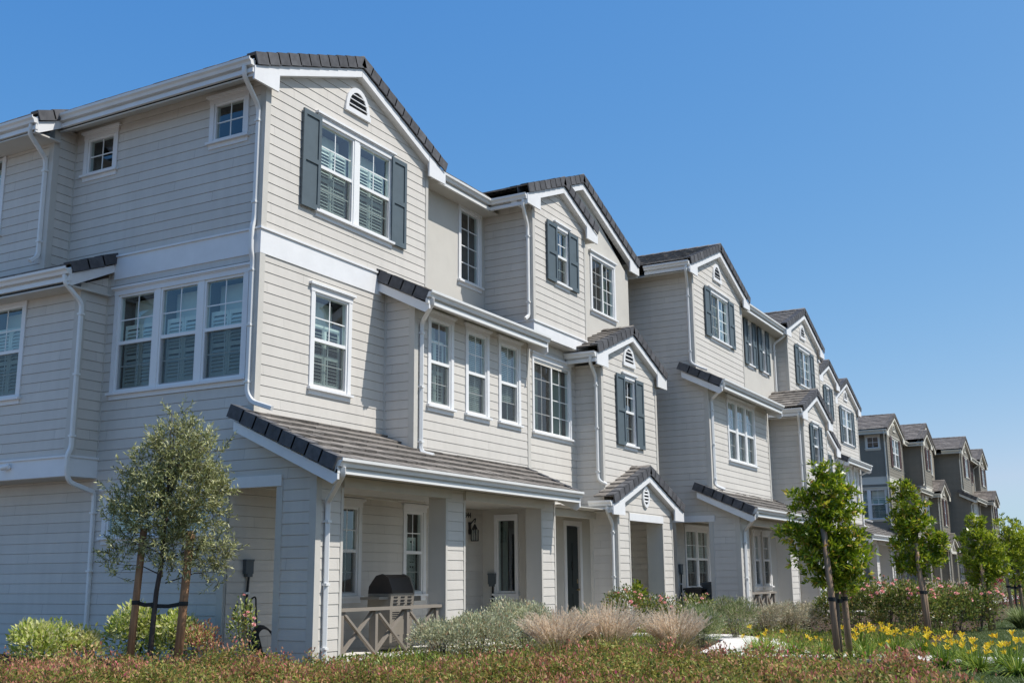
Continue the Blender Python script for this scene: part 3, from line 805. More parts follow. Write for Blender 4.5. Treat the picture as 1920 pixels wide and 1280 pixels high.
    h.cb(10.86, -1.55, .1, 2.95, -1, -1, .07); h.bb(10.84, 10.858, -.93, -.85, .1, 2.8)
    h.wall((10.86, -1.55), (1, 0), 2.95, 4.0, 3.58, lim=glim(12.63, 4.13, .37, 10.86, 3.58, .22))
    h.boards('header_board', [(11.55, 13.74, -1.585, -1.50, 2.78, 2.955)], 'trim')
    h.gable(xc=12.63, hw=2.30, yf=-1.70, yb=-1.18, zpk=4.13, slope=.37, xl=10.86, xr=14.44, ywall=-1.55, zret=2.87)
    h.vent_oval(12.60, 3.40, .21, .27, -1.562)
    h.gutter((10.34, -1.68, 3.19), (10.34, -1.1, 3.19), (-1, 0, 0), fh=.09)
    # --- back and far end
    h.wall((14.45, -1.2), (0, 1), .1, 6.5, YB + 1.2); h.wall((14.45, -.5), (0, 1), 6.5, 9.9, YB + .5, mat='stucco', lap=False)
    h.wall((14.45, YB), (-1, 0), .1, 9.9, 14.45)
    # --- downspouts
    D = h.downspout
    D([(-.54, .02, 9.90), (-.54, .02, 9.74), (-.05, .11, 9.36), (-.05, .11, 7.36), (-.10, .11, 7.18), (-.10, .11, 6.80), (-.05, .11, 6.66), (-.05, .11, 4.42), (-.05, .0, 4.26), (-.04, -.42, 4.12)])
    D([(-1.06, 4.68, 9.66), (-1.06, 4.72, 9.50), (-.56, 4.86, 9.18), (-.56, 4.86, 7.30), (-.72, 4.86, 7.16)])
    D([(-1.02, 3.50, 6.64), (-1.02, 3.48, 6.50), (-.65, 3.47, 6.22), (-.65, 3.47, 3.68), (-.71, 3.47, 3.56), (-.71, 3.47, 3.28), (-.64, 3.47, 3.10), (-.06, 3.52, 2.96), (-.05, 3.52, 2.8), (-.05, 3.50, .45), (-.2, 3.5, .28)])
    D([(3.36, -1.22, 6.57), (3.40, -1.2, 6.46), (3.74, -.74, 6.22), (3.74, -.74, 3.75), (3.78, -1.0, 3.68)])
    D([(-.20, -1.99, 3.09), (-.18, -1.97, 2.97), (.20, -1.40, 2.62), (.22, -1.385, 2.5), (.22, -1.385, .25)])
    D([(7.70, -.84, 9.88), (7.70, -.82, 9.74), (8.15, -.70, 9.40), (8.15, -.70, 7.26), (8.02, -.68, 7.17)])
    D([(10.30, -1.22, 6.62), (10.30, -1.2, 6.52), (10.84, -1.10, 6.22), (10.84, -1.10, 3.72), (10.92, -1.28, 3.62)])
    D([(10.27, -1.58, 3.05), (10.27, -1.56, 2.96), (10.80, -1.46, 2.66), (10.80, -1.46, .25)])
    # --- small fittings
    h.meter((.02, .45), (1, 0), .45, 1.55, .3)
    h.meter((8.0, .45), (0, -1), .27, 1.32, .35)
    g = G(); g.tube([(-.63, 5.06, 3.43), (-.69, 5.02, 3.43)], .035, 10); g.tube([(-.66, 5.03, 3.45), (-.72, 5.16, 3.42)], .05, 12)
    cam = P('security_light', g, 'white'); g = G(); g.tube([(-.7205, 5.161, 3.4198), (-.723, 5.166, 3.4185)], .04, 12); P('lens', g, 'dark', cam)
    # wall lantern and house number on the porch wall
    lx, ly, lz = 7.42, .30, 2.28
    g = G(); g.box(lx - .04, lx + .04, .41, .445, lz + .1, lz + .36)
    g.tube(fillet([(lx, .42, lz + .30), (lx, ly - .03, lz + .46), (lx, ly, lz + .34)], .06, 4), .012, 6)
    g.lathe((lx, ly, lz + .20), [(.075, 0), (.07, .02), (.04, .07), (.045, .064), (.012, .12)], 4)
    for a, b_ in ((-1, -1), (1, -1), (1, 1), (-1, 1)): g.box(lx + a * .055 - .008, lx + a * .055 + .008, ly + b_ * .055 - .008, ly + b_ * .055 + .008, lz - .03, lz + .2)
    g.box(lx - .064, lx + .064, ly - .064, ly + .064, lz - .05, lz - .03)
    lan = P('wall_lantern', g, 'dark'); g = G(); g.box(lx - .05, lx + .05, ly - .05, ly + .05, lz - .03, lz + .2); P('lantern_glass', g, 'lampglass', lan)
    g = G(); g.box(7.10, 7.50, .405, .444, 2.70, 2.86); pl = P('number_plate', g, 'corner')
    if numbers:
        cu = bpy.data.curves.new('number_text', 'FONT'); cu.body = '344'; cu.size = .17; cu.extrude = .006; cu.align_x = 'CENTER'; cu.align_y = 'CENTER'
        o = bpy.data.objects.new('number_text', cu); COL.objects.link(o)
        dg = bpy.context.evaluated_depsgraph_get(); me = bpy.data.meshes.new_from_object(o.evaluated_get(dg)); bpy.data.objects.remove(o)
        me.materials.clear(); me.materials.append(M['dark'])
        o = bpy.data.objects.new('house_number', me); COL.objects.link(o); o.parent = pl
        o.location = (7.30, .398, 2.78); o.rotation_euler = (math.pi / 2, 0, 0)
    return h

# ------------------------------------------------------------------ block with the wide bay (type two)
def block_two(name, label, loc, pal):
    h = House(name, label, loc, pal); P = h.part; YB = 7.0
    opn = (YB + 1.22, YB + 2.17, 0, 2.88)
    lim = pw([(3.36, YB + 3.0), (3.70, YB + 2.29), (6.80, YB + 2.29), (6.96, YB + 1.96), (20, YB + 1.96)])
    h.wall((0, YB), (0, -1), .1, 9.98, YB + 3.0, lim=lim, brk=(3.36, 3.7, 6.8, 6.96), holes=[opn])
    h.boards('header_board', [(-.036, -.002, -2.34, -1.05, 2.885, 3.05)], 'trim')
    h.boards('corner_board', [(-.024, -.002, -1.22, -1.1, .1, 2.884), (-.024, -.002, -2.28, -2.17, .1, 2.884), (0, .45, -2.175, -2.155, .1, 2.9)], 'corner')
    h.cb(0, -1.96, 7.1, 9.85, -1, -1); h.cb(0, -2.29, 3.75, 6.75, -1, -1); h.cb(0, -3.0, .1, 3.34, -1, -1)
    h.cb(5.66, -2.29, 3.7, 6.7, 1, -1, .08); h.bb(4.49, 4.572, -1.984, -1.962, 7.1, 9.8); h.cb(9.71, -2.0, 6.9, 9.8, -1, -1, .09); h.cb(7.3, -3.0, 3.2, 6.5, -1, -1, .09); h.bb(10.38, 10.46, -3.024, -3.002, 3.2, 6.5); h.bb(14.11, 14.19, -2.024, -2.002, .1, 9.8)
    # third floor gable A
    wA = (1.46, 3.14, 8.31, 9.66)
    h.wall((0, -1.96), (1, 0), 6.5, 11.0, 4.57, lim=glim(2.285, 11.27, .40, 0, 4.57), holes=[wA])
    h.window((0, -1.96), (1, 0), *wA, style='slider', shut=.52, inside='blind')
    h.gable(xc=2.285, hw=2.75, yf=-2.11, yb=YB, zpk=11.27, slope=.40, xl=0, xr=4.57, ywall=-1.96, zret=9.78)
    h.vent_arch(2.22, 10.10, .72, .56, -1.972)
    h.gutter((-.475, -2.10, 10.10), (-.475, -.75, 10.10), (-1, 0, 0))
    # stucco wall B
    for_w = [(6.20, 6.72), (7.78, 8.26)]
    h.wall((4.57, -1.6), (1, 0), 6.7, 9.98, 5.14, mat='stucco', lap=False, holes=[(a - 4.57, b_ - 4.57, 8.30, 9.72) for a, b_ in for_w])
    for a, b_ in for_w: h.window((4.57, -1.6), (1, 0), a - 4.57, b_ - 4.57, 8.30, 9.72, style='hung', shut=.42, inside='none')
    back_roof(h, 4.45, 9.6, -2.03, 1.5, 10.07)
    h.gutter((4.85, -2.0, 10.03), (9.42, -2.0, 10.03), (0, -1, 0))
    q = G(); q.box(4.6, 9.68, -1.99, -1.605, 9.80, 9.83); P('soffit', q, 'corner')
    # third floor gable C
    wC = (11.10, 12.80, 8.31, 9.66)
    h.wall((9.71, -1.6), (0, -1), 6.7, 9.9, .4)
    h.wall((9.71, -2.0), (1, 0), .1, 11.0, 4.48, lim=glim(11.95, 11.27, .40, 9.71, 4.48), holes=[(wC[0] - 9.71, wC[1] - 9.71, wC[2], wC[3])])
    h.window((9.71, -2.0), (1, 0), wC[0] - 9.71, wC[1] - 9.71, wC[2], wC[3], style='slider', shut=.5, inside='blind')
    h.gable(xc=11.95, hw=2.71, yf=-2.15, yb=YB, zpk=11.27, slope=.40, xl=9.71, xr=14.19, ywall=-2.0, zret=9.80)
    h.vent_arch(11.9, 10.10, .70, .56, -2.012)
    h.gutter((14.64, -2.1, 10.05), (14.64, YB, 10.05), (1, 0, 0))
    # second floor bay
    w3 = (1.66, 4.12, 4.70, 6.42)
    h.wall((0, -2.29), (1, 0), 3.55, 6.75, 5.66, holes=[w3])
    h.window((0, -2.29), (1, 0), *w3, units=3, style='hung', inside='blind', mull=.12)
    h.wall((5.66, -2.29), (0, 1), 2.95, 6.9, .4)
    h.lean(-.30, 5.60, -2.78, 6.66, .49, -1.6)
    h.gutter((-.32, -2.78, 6.70), (5.58, -2.78, 6.70), (0, -1, 0))
    q = G(); q.obox((-.25, -2.76, 6.45), (5.8, 0, 0), (0, .46, .18), (0, -.01, .02)); P('soffit', q, 'corner')
    h.wall((5.66, -1.9), (1, 0), 2.95, 6.95, 1.64)
    # second floor gable D
    wD = (8.42, 9.24, 5.08, 6.38)
    h.wall((7.3, -1.9), (0, -1), 3.0, 6.65, 1.1)
    h.wall((7.3, -3.0), (1, 0), 3.0, 7.5, 3.16, lim=glim(8.86, 7.66, .40, 7.3, 3.16), holes=[(wD[0] - 7.3, wD[1] - 7.3, wD[2], wD[3])])
    h.window((7.3, -3.0), (1, 0), wD[0] - 7.3, wD[1] - 7.3, wD[2], wD[3], style='hung', shut=.40, inside='none')
    h.gable(xc=8.86, hw=2.03, yf=-3.15, yb=-1.55, zpk=7.66, slope=.40, xl=7.3, xr=10.46, ywall=-3.0, zret=6.44)
    h.gutter((6.81, -3.14, 6.78), (6.81, -1.95, 6.78), (-1, 0, 0)); h.gutter((10.90, -3.14, 6.78), (10.90, -2.0, 6.78), (1, 0, 0))
    h.wall((10.46, -3.0), (0, 1), .1, 6.6, 1.0)
    # porch
    h.lean(-.30, 6.30, -3.50, 3.18, .45, -1.9)
    h.gutter((-.30, -3.50, 3.20), (6.30, -3.50, 3.20), (0, -1, 0), fh=.10)
    q = G(); q.box(.03, 6.2, -3.47, -1.9, 3.02, 3.04); P('soffit', q, 'corner')
    h.pier(0, .75, -3.0, .80, .1, 3.05); h.pier(4.80, 5.67, -3.0, .40, .1, 3.05)
    q = G(); wall(q, (.75, -3.0), (1, 0), 2.95, 3.36, 5.4); P('wall', q, 'siding')
    h.boards('porch_beam', [(.74, 4.84, -3.035, -2.88, 2.80, 2.96)], 'corner')
    h.boards('soffit', [(.02, 7.2, -2.98, -.9, 2.965, 2.985)], 'corner')
    wa = (1.15, 3.0, 1.12, 2.74); wb1 = (4.50, 5.02, 1.15, 2.68); wb2 = (5.42, 6.05, 1.15, 2.68)
    h.wall((0.02, -1.05), (1, 0), .1, 2.97, 4.2, holes=[(wa[0] - .02, wa[1] - .02, wa[2], wa[3])])
    h.window((0.02, -1.05), (1, 0), wa[0] - .02, wa[1] - .02, wa[2], wa[3], units=2, style='hung', inside='blind')
    h.wall((4.22, -1.05), (0, -1), .1, 2.97, .95)
    h.wall((4.22, -2.0), (1, 0), .1, 2.97, 3.08, mat='stucco', lap=False, holes=[(w[0] - 4.22, w[1] - 4.22, w[2], w[3]) for w in (wb1, wb2)])
    for w in (wb1, wb2): h.window((4.22, -2.0), (1, 0), w[0] - 4.22, w[1] - 4.22, w[2], w[3], style='hung', inside='none')
    h.wall((7.3, -2.0), (0, -1), .1, 3.0, 1.0)
    h.railing(.80, 3.30, -2.9, 3)
    h.boards('porch_floor', [(.77, 7.2, -2.96, -1.06, .05, GZ + .02)], 'concrete')
    # gabled entry
    h.pier(7.26, 7.95, -3.35, .7, .1, 2.98); h.pier(9.80, 10.48, -3.35, .42, .1, 2.98)
    h.wall((7.26, -2.65), (0, -1), .1, 3.0, .7)
    h.wall((7.26, -3.35), (1, 0), 2.95, 4.0, 3.22, lim=glim(8.87, 4.10, .37, 7.26, 3.22, .22))
    h.boards('header_board', [(7.93, 9.84, -3.385, -3.30, 2.78, 2.955)], 'trim')
    h.gable(xc=8.87, hw=2.08, yf=-3.50, yb=-2.98, zpk=4.10, slope=.37, xl=7.26, xr=10.48, ywall=-3.35, zret=2.90)
    h.vent_oval(8.87, 3.40, .20, .26, -3.362)
    h.gutter((6.80, -3.46, 3.22), (6.80, -2.9, 3.22), (-1, 0, 0), fh=.09)
    h.wall((7.3, -2.2), (1, 0), .1, 3.0, 3.16, mat='stucco', lap=False)
    # far end and back
    h.wall((14.19, -2.0), (0, 1), .1, 9.95, YB + 2.0); h.wall((14.19, YB), (-1, 0), .1, 9.9, 14.19)
    D = h.downspout
    D([(-.54, -2.02, 9.96), (-.54, -2.0, 9.82), (-.05, -1.86, 9.46), (-.05, -1.86, 7.28), (-.03, -2.05, 7.16), (.05, -2.3, 7.05)])
    D([(-.24, -2.84, 6.57), (-.22, -2.82, 6.46), (.12, -2.35, 6.22), (.14, -2.345, 6.1), (.14, -2.345, 3.86), (.2, -2.6, 3.74)])
    D([(-.20, -3.56, 3.07), (-.18, -3.54, 2.96), (.24, -3.07, 2.64), (.26, -3.055, 2.5), (.26, -3.055, .25)])
    D([(9.36, -2.06, 9.90), (9.36, -2.04, 9.78), (9.25, -1.66, 9.5), (9.25, -1.66, 7.4)])
    D([(6.73, -3.04, 6.64), (6.73, -3.02, 6.54), (7.24, -2.9, 6.24), (7.24, -2.9, 3.75), (7.3, -3.1, 3.65)])
    D([(6.72, -3.36, 3.08), (6.72, -3.34, 2.98), (7.2, -3.26, 2.68), (7.2, -3.26, .25)])
    h.meter((.02, -1.05), (1, 0), .55, 1.55, .3)
    return h

B1 = block_one('townhouse_block', 'nearest greige townhouse block, its shaded end wall behind the slim staked olive tree', (0, 0, 0), LIGHT, numbers=True)
B2 = block_two('townhouse_block', 'second greige townhouse block, with three joined windows in its bay and bins in its porch', (15.6, 0, 0), LIGHT)
B3 = block_one('townhouse_block', 'last pale greige townhouse block, partly hidden by the second one, before the dark houses', (46.4, .1, 0), LIGHT, mir=True)
B4 = block_one('townhouse_block', 'nearer dark olive townhouse block, small square window and cream band on its end wall', (56.0, .42, 0), DARK)
B5 = block_two('townhouse_block', 'farthest dark olive townhouse block, bare side wall, at the right end of the row', (71.3, .15, 0), DARK)
for b in (B1, B2, B3, B4, B5): b.root['group'] = 'townhouse blocks in a row'; b.root['category'] = 'townhouse'

# ------------------------------------------------------------------ ground
def sheet(name, poly, z, mat, kind='structure'):
    g = G(); g.quad(*[(x, y, z) for x, y in poly]); o = obj(name, g, mat); o['kind'] = kind; return o
M['soil'] = mat_ground('mulch_soil', [(.25, (.045, .030, .020)), (.5, (.085, .058, .040)), (.75, (.14, .10, .07))], 14, 1.0)
M['asphalt'] = mat_ground('asphalt', [(.3, (.10, .10, .10)), (.7, (.15, .145, .14))], 20, .3)
M['bounce_paving'] = mat_ground('grey_bounce_paving', [(.3, (.24, .225, .20)), (.7, (.33, .31, .28))], 8, .2)  # for the added bounce sheet left of the row, out of view
M['turf'] = mat_ground('turf_soil', [(.3, (.035, .050, .015)), (.7, (.07, .09, .03))], 5, .6)
M['far'] = mat_ground('dry_ground', [(.3, (.10, .09, .05)), (.7, (.17, .15, .09))], .3, .2)
g = G(); n = 48
rings = [0, 60, 300, 6000]
vs = [(0, 0, GZ)]; fs = []
for r in rings[1:]:
    for i in range(n): vs.append((20 + r * math.cos(2 * math.pi * i / n), r * math.sin(2 * math.pi * i / n), GZ - (0 if r < 301 else 4)))
for i in range(n): fs.append((0, 1 + i, 1 + (i + 1) % n))
for k in range(2):
    for i in range(n): fs.append((1 + k * n + i, 1 + (k + 1) * n + i, 1 + (k + 1) * n + (i + 1) % n, 1 + k * n + (i + 1) % n))
g.add(vs, fs); o = obj('ground', g, 'soil'); o['kind'] = 'structure'
PATH = [(3.7, -15), (4.9, -15), (4.9, -7.5), (8.6, -5.9), (10.0, -4.5), (10.0, -1.5), (8.8, -1.5), (8.8, -4.2), (8.0, -5.0), (4.4, -5.8), (3.7, -6.5)]
g = G(); g.prism([(x, y, GZ - .05) for x, y in PATH], (0, 0, .09)); o = obj('path', g, 'concrete'); o['kind'] = 'structure'
g = G(); g.prism([(x, y, GZ - .05) for x, y in [(24.0, -5.6), (70, -5.6), (70, -6.7), (24.0, -6.7)]], (0, 0, .085))
for x in (26, 34, 40, 62): g.box(x, x + 1.1, -5.6, -3.0, GZ - .05, GZ + .036)
o = obj('sidewalk', g, 'concrete'); o['kind'] = 'structure'
sheet('bounce_driveway', [(-40, 40), (-3.6, 40), (-3.6, 4.2), (-40, 4.2)], GZ + .012, 'bounce_paving')  # unseen sheet, added to bounce light onto the shaded end wall
sheet('street', [(-120, -16.5), (160, -16.5), (160, -26), (-120, -26)], GZ + .01, 'asphalt')
sheet('lawn_soil', [(-9, -16), (75, -16), (75, -8.95), (12, -8.7), (5.6, -9.0), (5.6, -8.8), (2.0, -9.0), (-1.0, -10.2), (-9, -13.5)], GZ + .006, 'turf')

# ------------------------------------------------------------------ foliage tools
def unit(a): return a / np.maximum(np.linalg.norm(a, axis=1, keepdims=True), 1e-9)
def leafgeo(Pp, D, L, W, lift=.12):
    n = len(Pp); D = unit(D); r = rng.normal(size=(n, 3)); S = unit(np.cross(D, r)); Nn = np.cross(S, D)
    L = np.asarray(L).reshape(-1, 1) * np.ones((n, 1)); W = np.asarray(W).reshape(-1, 1) * np.ones((n, 1))
    mid = Pp + D * L * .5 + Nn * L * lift * .5
    v = np.stack([Pp, mid + S * W / 2, Pp + D * L, mid - S * W / 2], 1).reshape(-1, 3)
    return v
def bladegeo(Pp, D, L, W, bend, seg=3):
    """arching strap leaves; returns verts (n,(seg+1)*2,3)"""
    n = len(Pp); D = unit(D); L = np.asarray(L).reshape(-1, 1) * np.ones((n, 1)); W = np.asarray(W).reshape(-1, 1) * np.ones((n, 1))
    hz = D * np.array([1, 1, 0]); hz = unit(hz + 1e-6 * rng.normal(size=(n, 3)) * np.array([1, 1, 0])); S = np.stack([-hz[:, 1], hz[:, 0], hz[:, 2] * 0], 1)
    bend = np.asarray(bend).reshape(-1, 1) * np.ones((n, 1)); out = []
    for i in range(seg + 1):
        t = i / seg
        c = Pp + D * L * t + hz * L * bend * t * t * .6 - np.array([0, 0, 1]) * L * bend * t * t * .75
        w = W * (1 - t ** 2 * .92) * .5
        out += [c - S * w, c + S * w]
    return np.stack(out, 1)
def npmesh(name, v, faces, mats, midx=None):
    me = bpy.data.meshes.new(name); nf, k = faces.shape
    me.vertices.add(len(v)); me.vertices.foreach_set('co', np.ascontiguousarray(v, dtype=np.float32).ravel())
    me.loops.add(nf * k); me.loops.foreach_set('vertex_index', np.ascontiguousarray(faces, dtype=np.int32).ravel())
    me.polygons.add(nf); me.polygons.foreach_set('loop_start', np.arange(0, nf * k, k, dtype=np.int32))
    for m in mats: me.materials.append(M[m] if isinstance(m, str) else m)
    if midx is not None: me.polygons.foreach_set('material_index', np.ascontiguousarray(midx, dtype=np.int32))
    me.update(calc_edges=True); me.validate(); return me
def link(name, me, parent=None, loc=None):
    o = bpy.data.objects.new(name, me); COL.objects.link(o)
    if parent: o.parent = parent
    if loc is not None: o.location = loc
    return o
def leaves_mesh(name, groups):
    """groups: list of (verts from leafgeo, material)"""
    vs = np.concatenate([a for a, _ in groups]); nq = len(vs) // 4
    f = np.arange(nq * 4).reshape(-1, 4); mi = np.concatenate([np.full(len(a) // 4, i) for i, (a, _) in enumerate(groups)])
    return npmesh(name, vs, f, [m for _, m in groups], mi)
def blades_mesh(name, groups, seg=3):
    V_, F_, MI = [], [], []; base = 0
    for i, (a, _) in enumerate(groups):
        n = len(a); k = (seg + 1) * 2
        idx = np.arange(n)[:, None] * k + base
        for s_ in range(seg): F_.append(np.concatenate([idx + 2 * s_, idx + 2 * s_ + 1, idx + 2 * s_ + 3, idx + 2 * s_ + 2], 1)); MI.append(np.full(n, i))
        V_.append(a.reshape(-1, 3)); base += n * k
    return npmesh(name, np.concatenate(V_), np.concatenate(F_), [m for _, m in groups], np.concatenate(MI))

M['olive'] = mat_leaf('olive_leaf', [(0, (.15, .17, .05)), (.45, (.31, .33, .12)), (.75, (.54, .54, .26)), (1, (.74, .72, .44))], .30, .5, .3)
M['glossy'] = mat_leaf('glossy_leaf', [(0, (.08, .14, .008)), (.4, (.17, .25, .014)), (.75, (.34, .41, .024)), (.92, (.58, .58, .05)), (1, (.50, .26, .06))], .42, .32, .35, .5)
M['glossy_far'] = mat_leaf('glossy_leaf_far', [(0, (.10, .15, .008)), (.5, (.26, .34, .018)), (1, (.56, .56, .06))], .42, .35, .4, .5)
M['varieg'] = mat_leaf('variegated_leaf', [(0, (.26, .36, .05)), (.4, (.52, .58, .12)), (.7, (.78, .76, .30)), (1, (.90, .86, .58))], .42, .5, .2)
M['cream'] = mat_leaf('cream_edged_leaf', [(0, (.34, .38, .10)), (.5, (.68, .64, .26)), (1, (.85, .74, .46))], .35, .5, .2)
M['cover'] = mat_leaf('groundcover_leaf', [(0, (.11, .15, .03)), (.35, (.24, .27, .05)), (.65, (.38, .37, .08)), (.85, (.46, .28, .10)), (1, (.38, .15, .08))], .40, .55, .3)
M['coverred'] = mat_leaf('groundcover_flower', [(0, (.38, .12, .08)), (.5, (.55, .24, .14)), (.88, (.62, .38, .20)), (1, (.66, .10, .18))], .35, .6, .25)
M['silver'] = mat_leaf('silver_leaf', [(0, (.28, .31, .18)), (.5, (.52, .54, .34)), (.85, (.74, .73, .50)), (1, (.50, .27, .15))], .3, .6, .2)
M['drygrass'] = mat_leaf('dry_shrub_leaf', [(0, (.34, .29, .18)), (.6, (.58, .50, .35)), (1, (.72, .64, .47))], .3, .7, .25)
M['plume'] = mat_leaf('grass_plume', [(0, (.70, .54, .40)), (.5, (.86, .71, .54)), (1, (.94, .86, .70))], .5, .8, .15)
M['blade'] = mat_leaf('grass_blade', [(0, (.14, .17, .035)), (.6, (.30, .28, .08)), (1, (.48, .38, .17))], .4, .6, .25)
M['lily'] = mat_leaf('lily_blade', [(0, (.10, .18, .02)), (.5, (.20, .30, .035)), (1, (.42, .46, .08))], .3, .45, .25)
M['yellow'] = mat_leaf('yellow_petal', [(0, (.85, .55, .02)), (.6, (.90, .68, .04)), (1, (.88, .42, .02))], .35, .5, .05)
M['rosegreen'] = mat_leaf('rose_leaf', [(0, (.06, .10, .018)), (.5, (.17, .22, .04)), (.85, (.34, .37, .09)), (1, (.40, .18, .07))], .35, .4, .35, .5)
M['pink'] = mat_leaf('pink_petal', [(0, (.72, .22, .24)), (.5, (.80, .36, .34)), (1, (.82, .50, .42))], .3, .5, .05)
M['sage'] = mat_leaf('grey_green_leaf', [(0, (.12, .17, .05)), (.6, (.25, .31, .11)), (1, (.42, .46, .22))], .3, .6, .25)
M['citrus'] = mat_leaf('citrus_leaf', [(0, (.06, .12, .01)), (.6, (.19, .26, .02)), (1, (.42, .40, .04))], .35, .4, .25)
M['lawn'] = mat_leaf('lawn_blade', [(0, (.045, .085, .018)), (.6, (.09, .135, .03)), (1, (.16, .18, .06))], .3, .5, .2)
M['redleaf'] = mat_leaf('red_leaf', [(0, (.20, .02, .03)), (1, (.42, .05, .07))], .3, .5, .1)
M['bark'] = mat_wood('dark_bark', (.060, .045, .038))
M['bark2'] = mat_wood('grey_brown_bark', (.10, .078, .06))
M['stake'] = mat_wood('weathered_stake_wood', (.33, .175, .09))
M['stake2'] = mat_wood('grey_stake_wood', (.29, .19, .125))
M['rubber'] = mat_paint('black_rubber', (.02, .02, .02), .6)

RV = np.array([.4855, -.8742, 0.0]); FV = np.array([.8742, .4855, 0.0])      # across and along the view, on the ground
def blobpts(blobs, n, depth=.8, shell=.55):
    vol = np.array([b[2] * b[3] * min(b[2], b[3]) for b in blobs]) ** .8; vol /= vol.sum()
    k = rng.choice(len(blobs), n, p=vol); B = np.array(blobs)[k]
    d = unit(rng.normal(size=(n, 3))); r = (shell + (1 - shell) * rng.random((n, 1))) ** .7 * (1 + .16 * rng.normal(size=(n, 1)))
    lat = B[:, 0] + d[:, 0] * r[:, 0] * B[:, 2]; up = B[:, 1] + d[:, 2] * r[:, 0] * B[:, 3]
    dep = d[:, 1] * r[:, 0] * (B[:, 2] + B[:, 3]) / 2 * depth
    P_ = lat[:, None] * RV + dep[:, None] * FV + np.array([0, 0, 1]) * up[:, None]
    O_ = d[:, 0:1] * RV + d[:, 1:2] * FV + d[:, 2:3] * np.array([0, 0, 1])
    return P_, O_

def make_tree(name, label, cat, loc, blobs, trunk, leafmat, kind, nros, bark, group, leaf=(.085, .026)):
    t = thing(name, label, cat, loc, group)
    g = G(); k = len(trunk)
    g.tube([(p[0] * RV[0] + p[1] * FV[0], p[0] * RV[1] + p[1] * FV[1], p[2]) for p in trunk], trunk[0][3], 8, [p[3] / trunk[0][3] for p in trunk])
    top = trunk[-1]
    for b in blobs:                                # limbs into each lobe
        s_ = trunk[max(1, k - 2 - rnd.randrange(2))]
        z0 = min(s_[2], b[1] - .1)
        p0 = V3((s_[0] * RV[0], s_[0] * RV[1], z0)); p1 = V3((b[0] * RV[0], b[0] * RV[1], b[1] + b[3] * .4)) + V3(FV) * rnd.uniform(-.15, .15)
        mid = (p0 + p1) / 2 + V3((rnd.uniform(-.06, .06), rnd.uniform(-.06, .06), .06))
        g.tube([p0, mid, p1], trunk[0][3] * .26, 6, [1, .7, .25])
    tk = obj('trunk', g, bark, t, smooth=True)
    if kind == 'rosette':
        P_, O_ = blobpts(blobs, nros, 1.0, .35)
        m = 13
        C_ = np.repeat(P_, m, 0) + rng.normal(size=(nros * m, 3)) * .022
        D_ = np.repeat(unit(O_ * .7 + np.array([0, 0, .65]) + rng.normal(size=O_.shape) * .3), m, 0) * .75 + unit(rng.normal(size=(nros * m, 3)))
        vs = leafgeo(C_, D_, rng.uniform(.7, 1.25, nros * m) * leaf[0], rng.uniform(.8, 1.2, nros * m) * leaf[1])
        # twigs
        link('crown', leaves_mesh('crown', [(vs, leafmat)]), t)
    else:
        P_, O_ = blobpts(blobs, nros, .85, .55)
        L_ = rng.uniform(.13, .30, (nros, 1)); Dt = unit(O_ * .8 + np.array([0, 0, .55]) + rng.normal(size=O_.shape) * .45)
        m = 15; tt = np.tile((np.arange(m) + .5) / m, nros)[:, None]
        D2 = np.repeat(Dt, m, 0); Q = np.repeat(P_, m, 0) + D2 * tt * np.repeat(L_, m, 0)
        dd = D2 * .8 + unit(rng.normal(size=Q.shape)) * .8
        vs = leafgeo(Q, dd, rng.uniform(.7, 1.3, len(Q)) * leaf[0], rng.uniform(.8, 1.2, len(Q)) * leaf[1])
        tw = leafgeo(P_ - Dt * .1, Dt, L_[:, 0] + .1, .009, .05)
        link('crown', leaves_mesh('crown', [(vs, leafmat), (tw, bark)]), t)
    return t

def stake(label, x, y, h, r, mat, lean=(0, 0), tie=None, name='tree_stake', group=None):
    t = thing(name, label, 'stake', (x, y, GZ), group)
    g = G(); g.tube([(0, 0, -.1), (lean[0] * .5, lean[1] * .5, h * .5), (lean[0], lean[1], h)], r, 10, [1.05, 1, .96]); obj('post', g, mat, t, smooth=True)
    if tie:
        g = G(); a = V3((lean[0] * tie[2] / h, lean[1] * tie[2] / h, tie[2])); b = V3((tie[0] - x, tie[1] - y, tie[2] - .03))
        m = (a + b) / 2 + V3((0, 0, -.02)); g.sweep([a, m, b], [(-.012, -.028), (.012, -.028), (.012, .028), (-.012, .028)])
        g.lathe((a.x, a.y, a.z - .03), [(r + .006, 0), (r + .008, .03), (r + .006, .06)], 10); g.lathe((b.x, b.y, b.z - .03), [(.036, 0), (.04, .03), (.036, .06)], 10)
        obj('tie_strap', g, 'rubber', t)
    return t

# --- the slim olive by the end wall and its two stakes
OL = (-1.74, .18)
k = 1 / 131.2
bl = [(u * k * .95, .2 * 0 + (1258 - v) * k, a * k * .9, b * k * .95) for u, v, a, b in
      [(24, 785, 13, 34), (44, 835, 50, 38), (22, 860, 48, 50), (90, 860, 36, 48), (-22, 890, 42, 36), (52, 930, 78, 60), (-50, 950, 42, 40), (2, 985, 70, 55),
       (100, 950, 34, 60), (-68, 1035, 28, 32), (-78, 1072, 22, 24), (108, 1045, 38, 32), (122, 1085, 24, 16), (140, 1040, 16, 12), (-88, 970, 22, 16), (40, 1040, 60, 40)]]
make_tree('olive_tree', 'slim grey-green olive tree tied between two brown stakes before the shaded end wall', 'tree', (OL[0], OL[1], GZ), bl,
          [(0, 0, -.1, .042), (.02, 0, .5, .040), (.05, 0, 1.1, .036), (.10, 0, 1.5, .034), (.13, 0, 2.2, .026), (.17, 0, 3.0, .014), (.18, 0, 3.6, .005)], 'olive', 'twig', 1500, 'bark', 'street trees', (.070, .017))
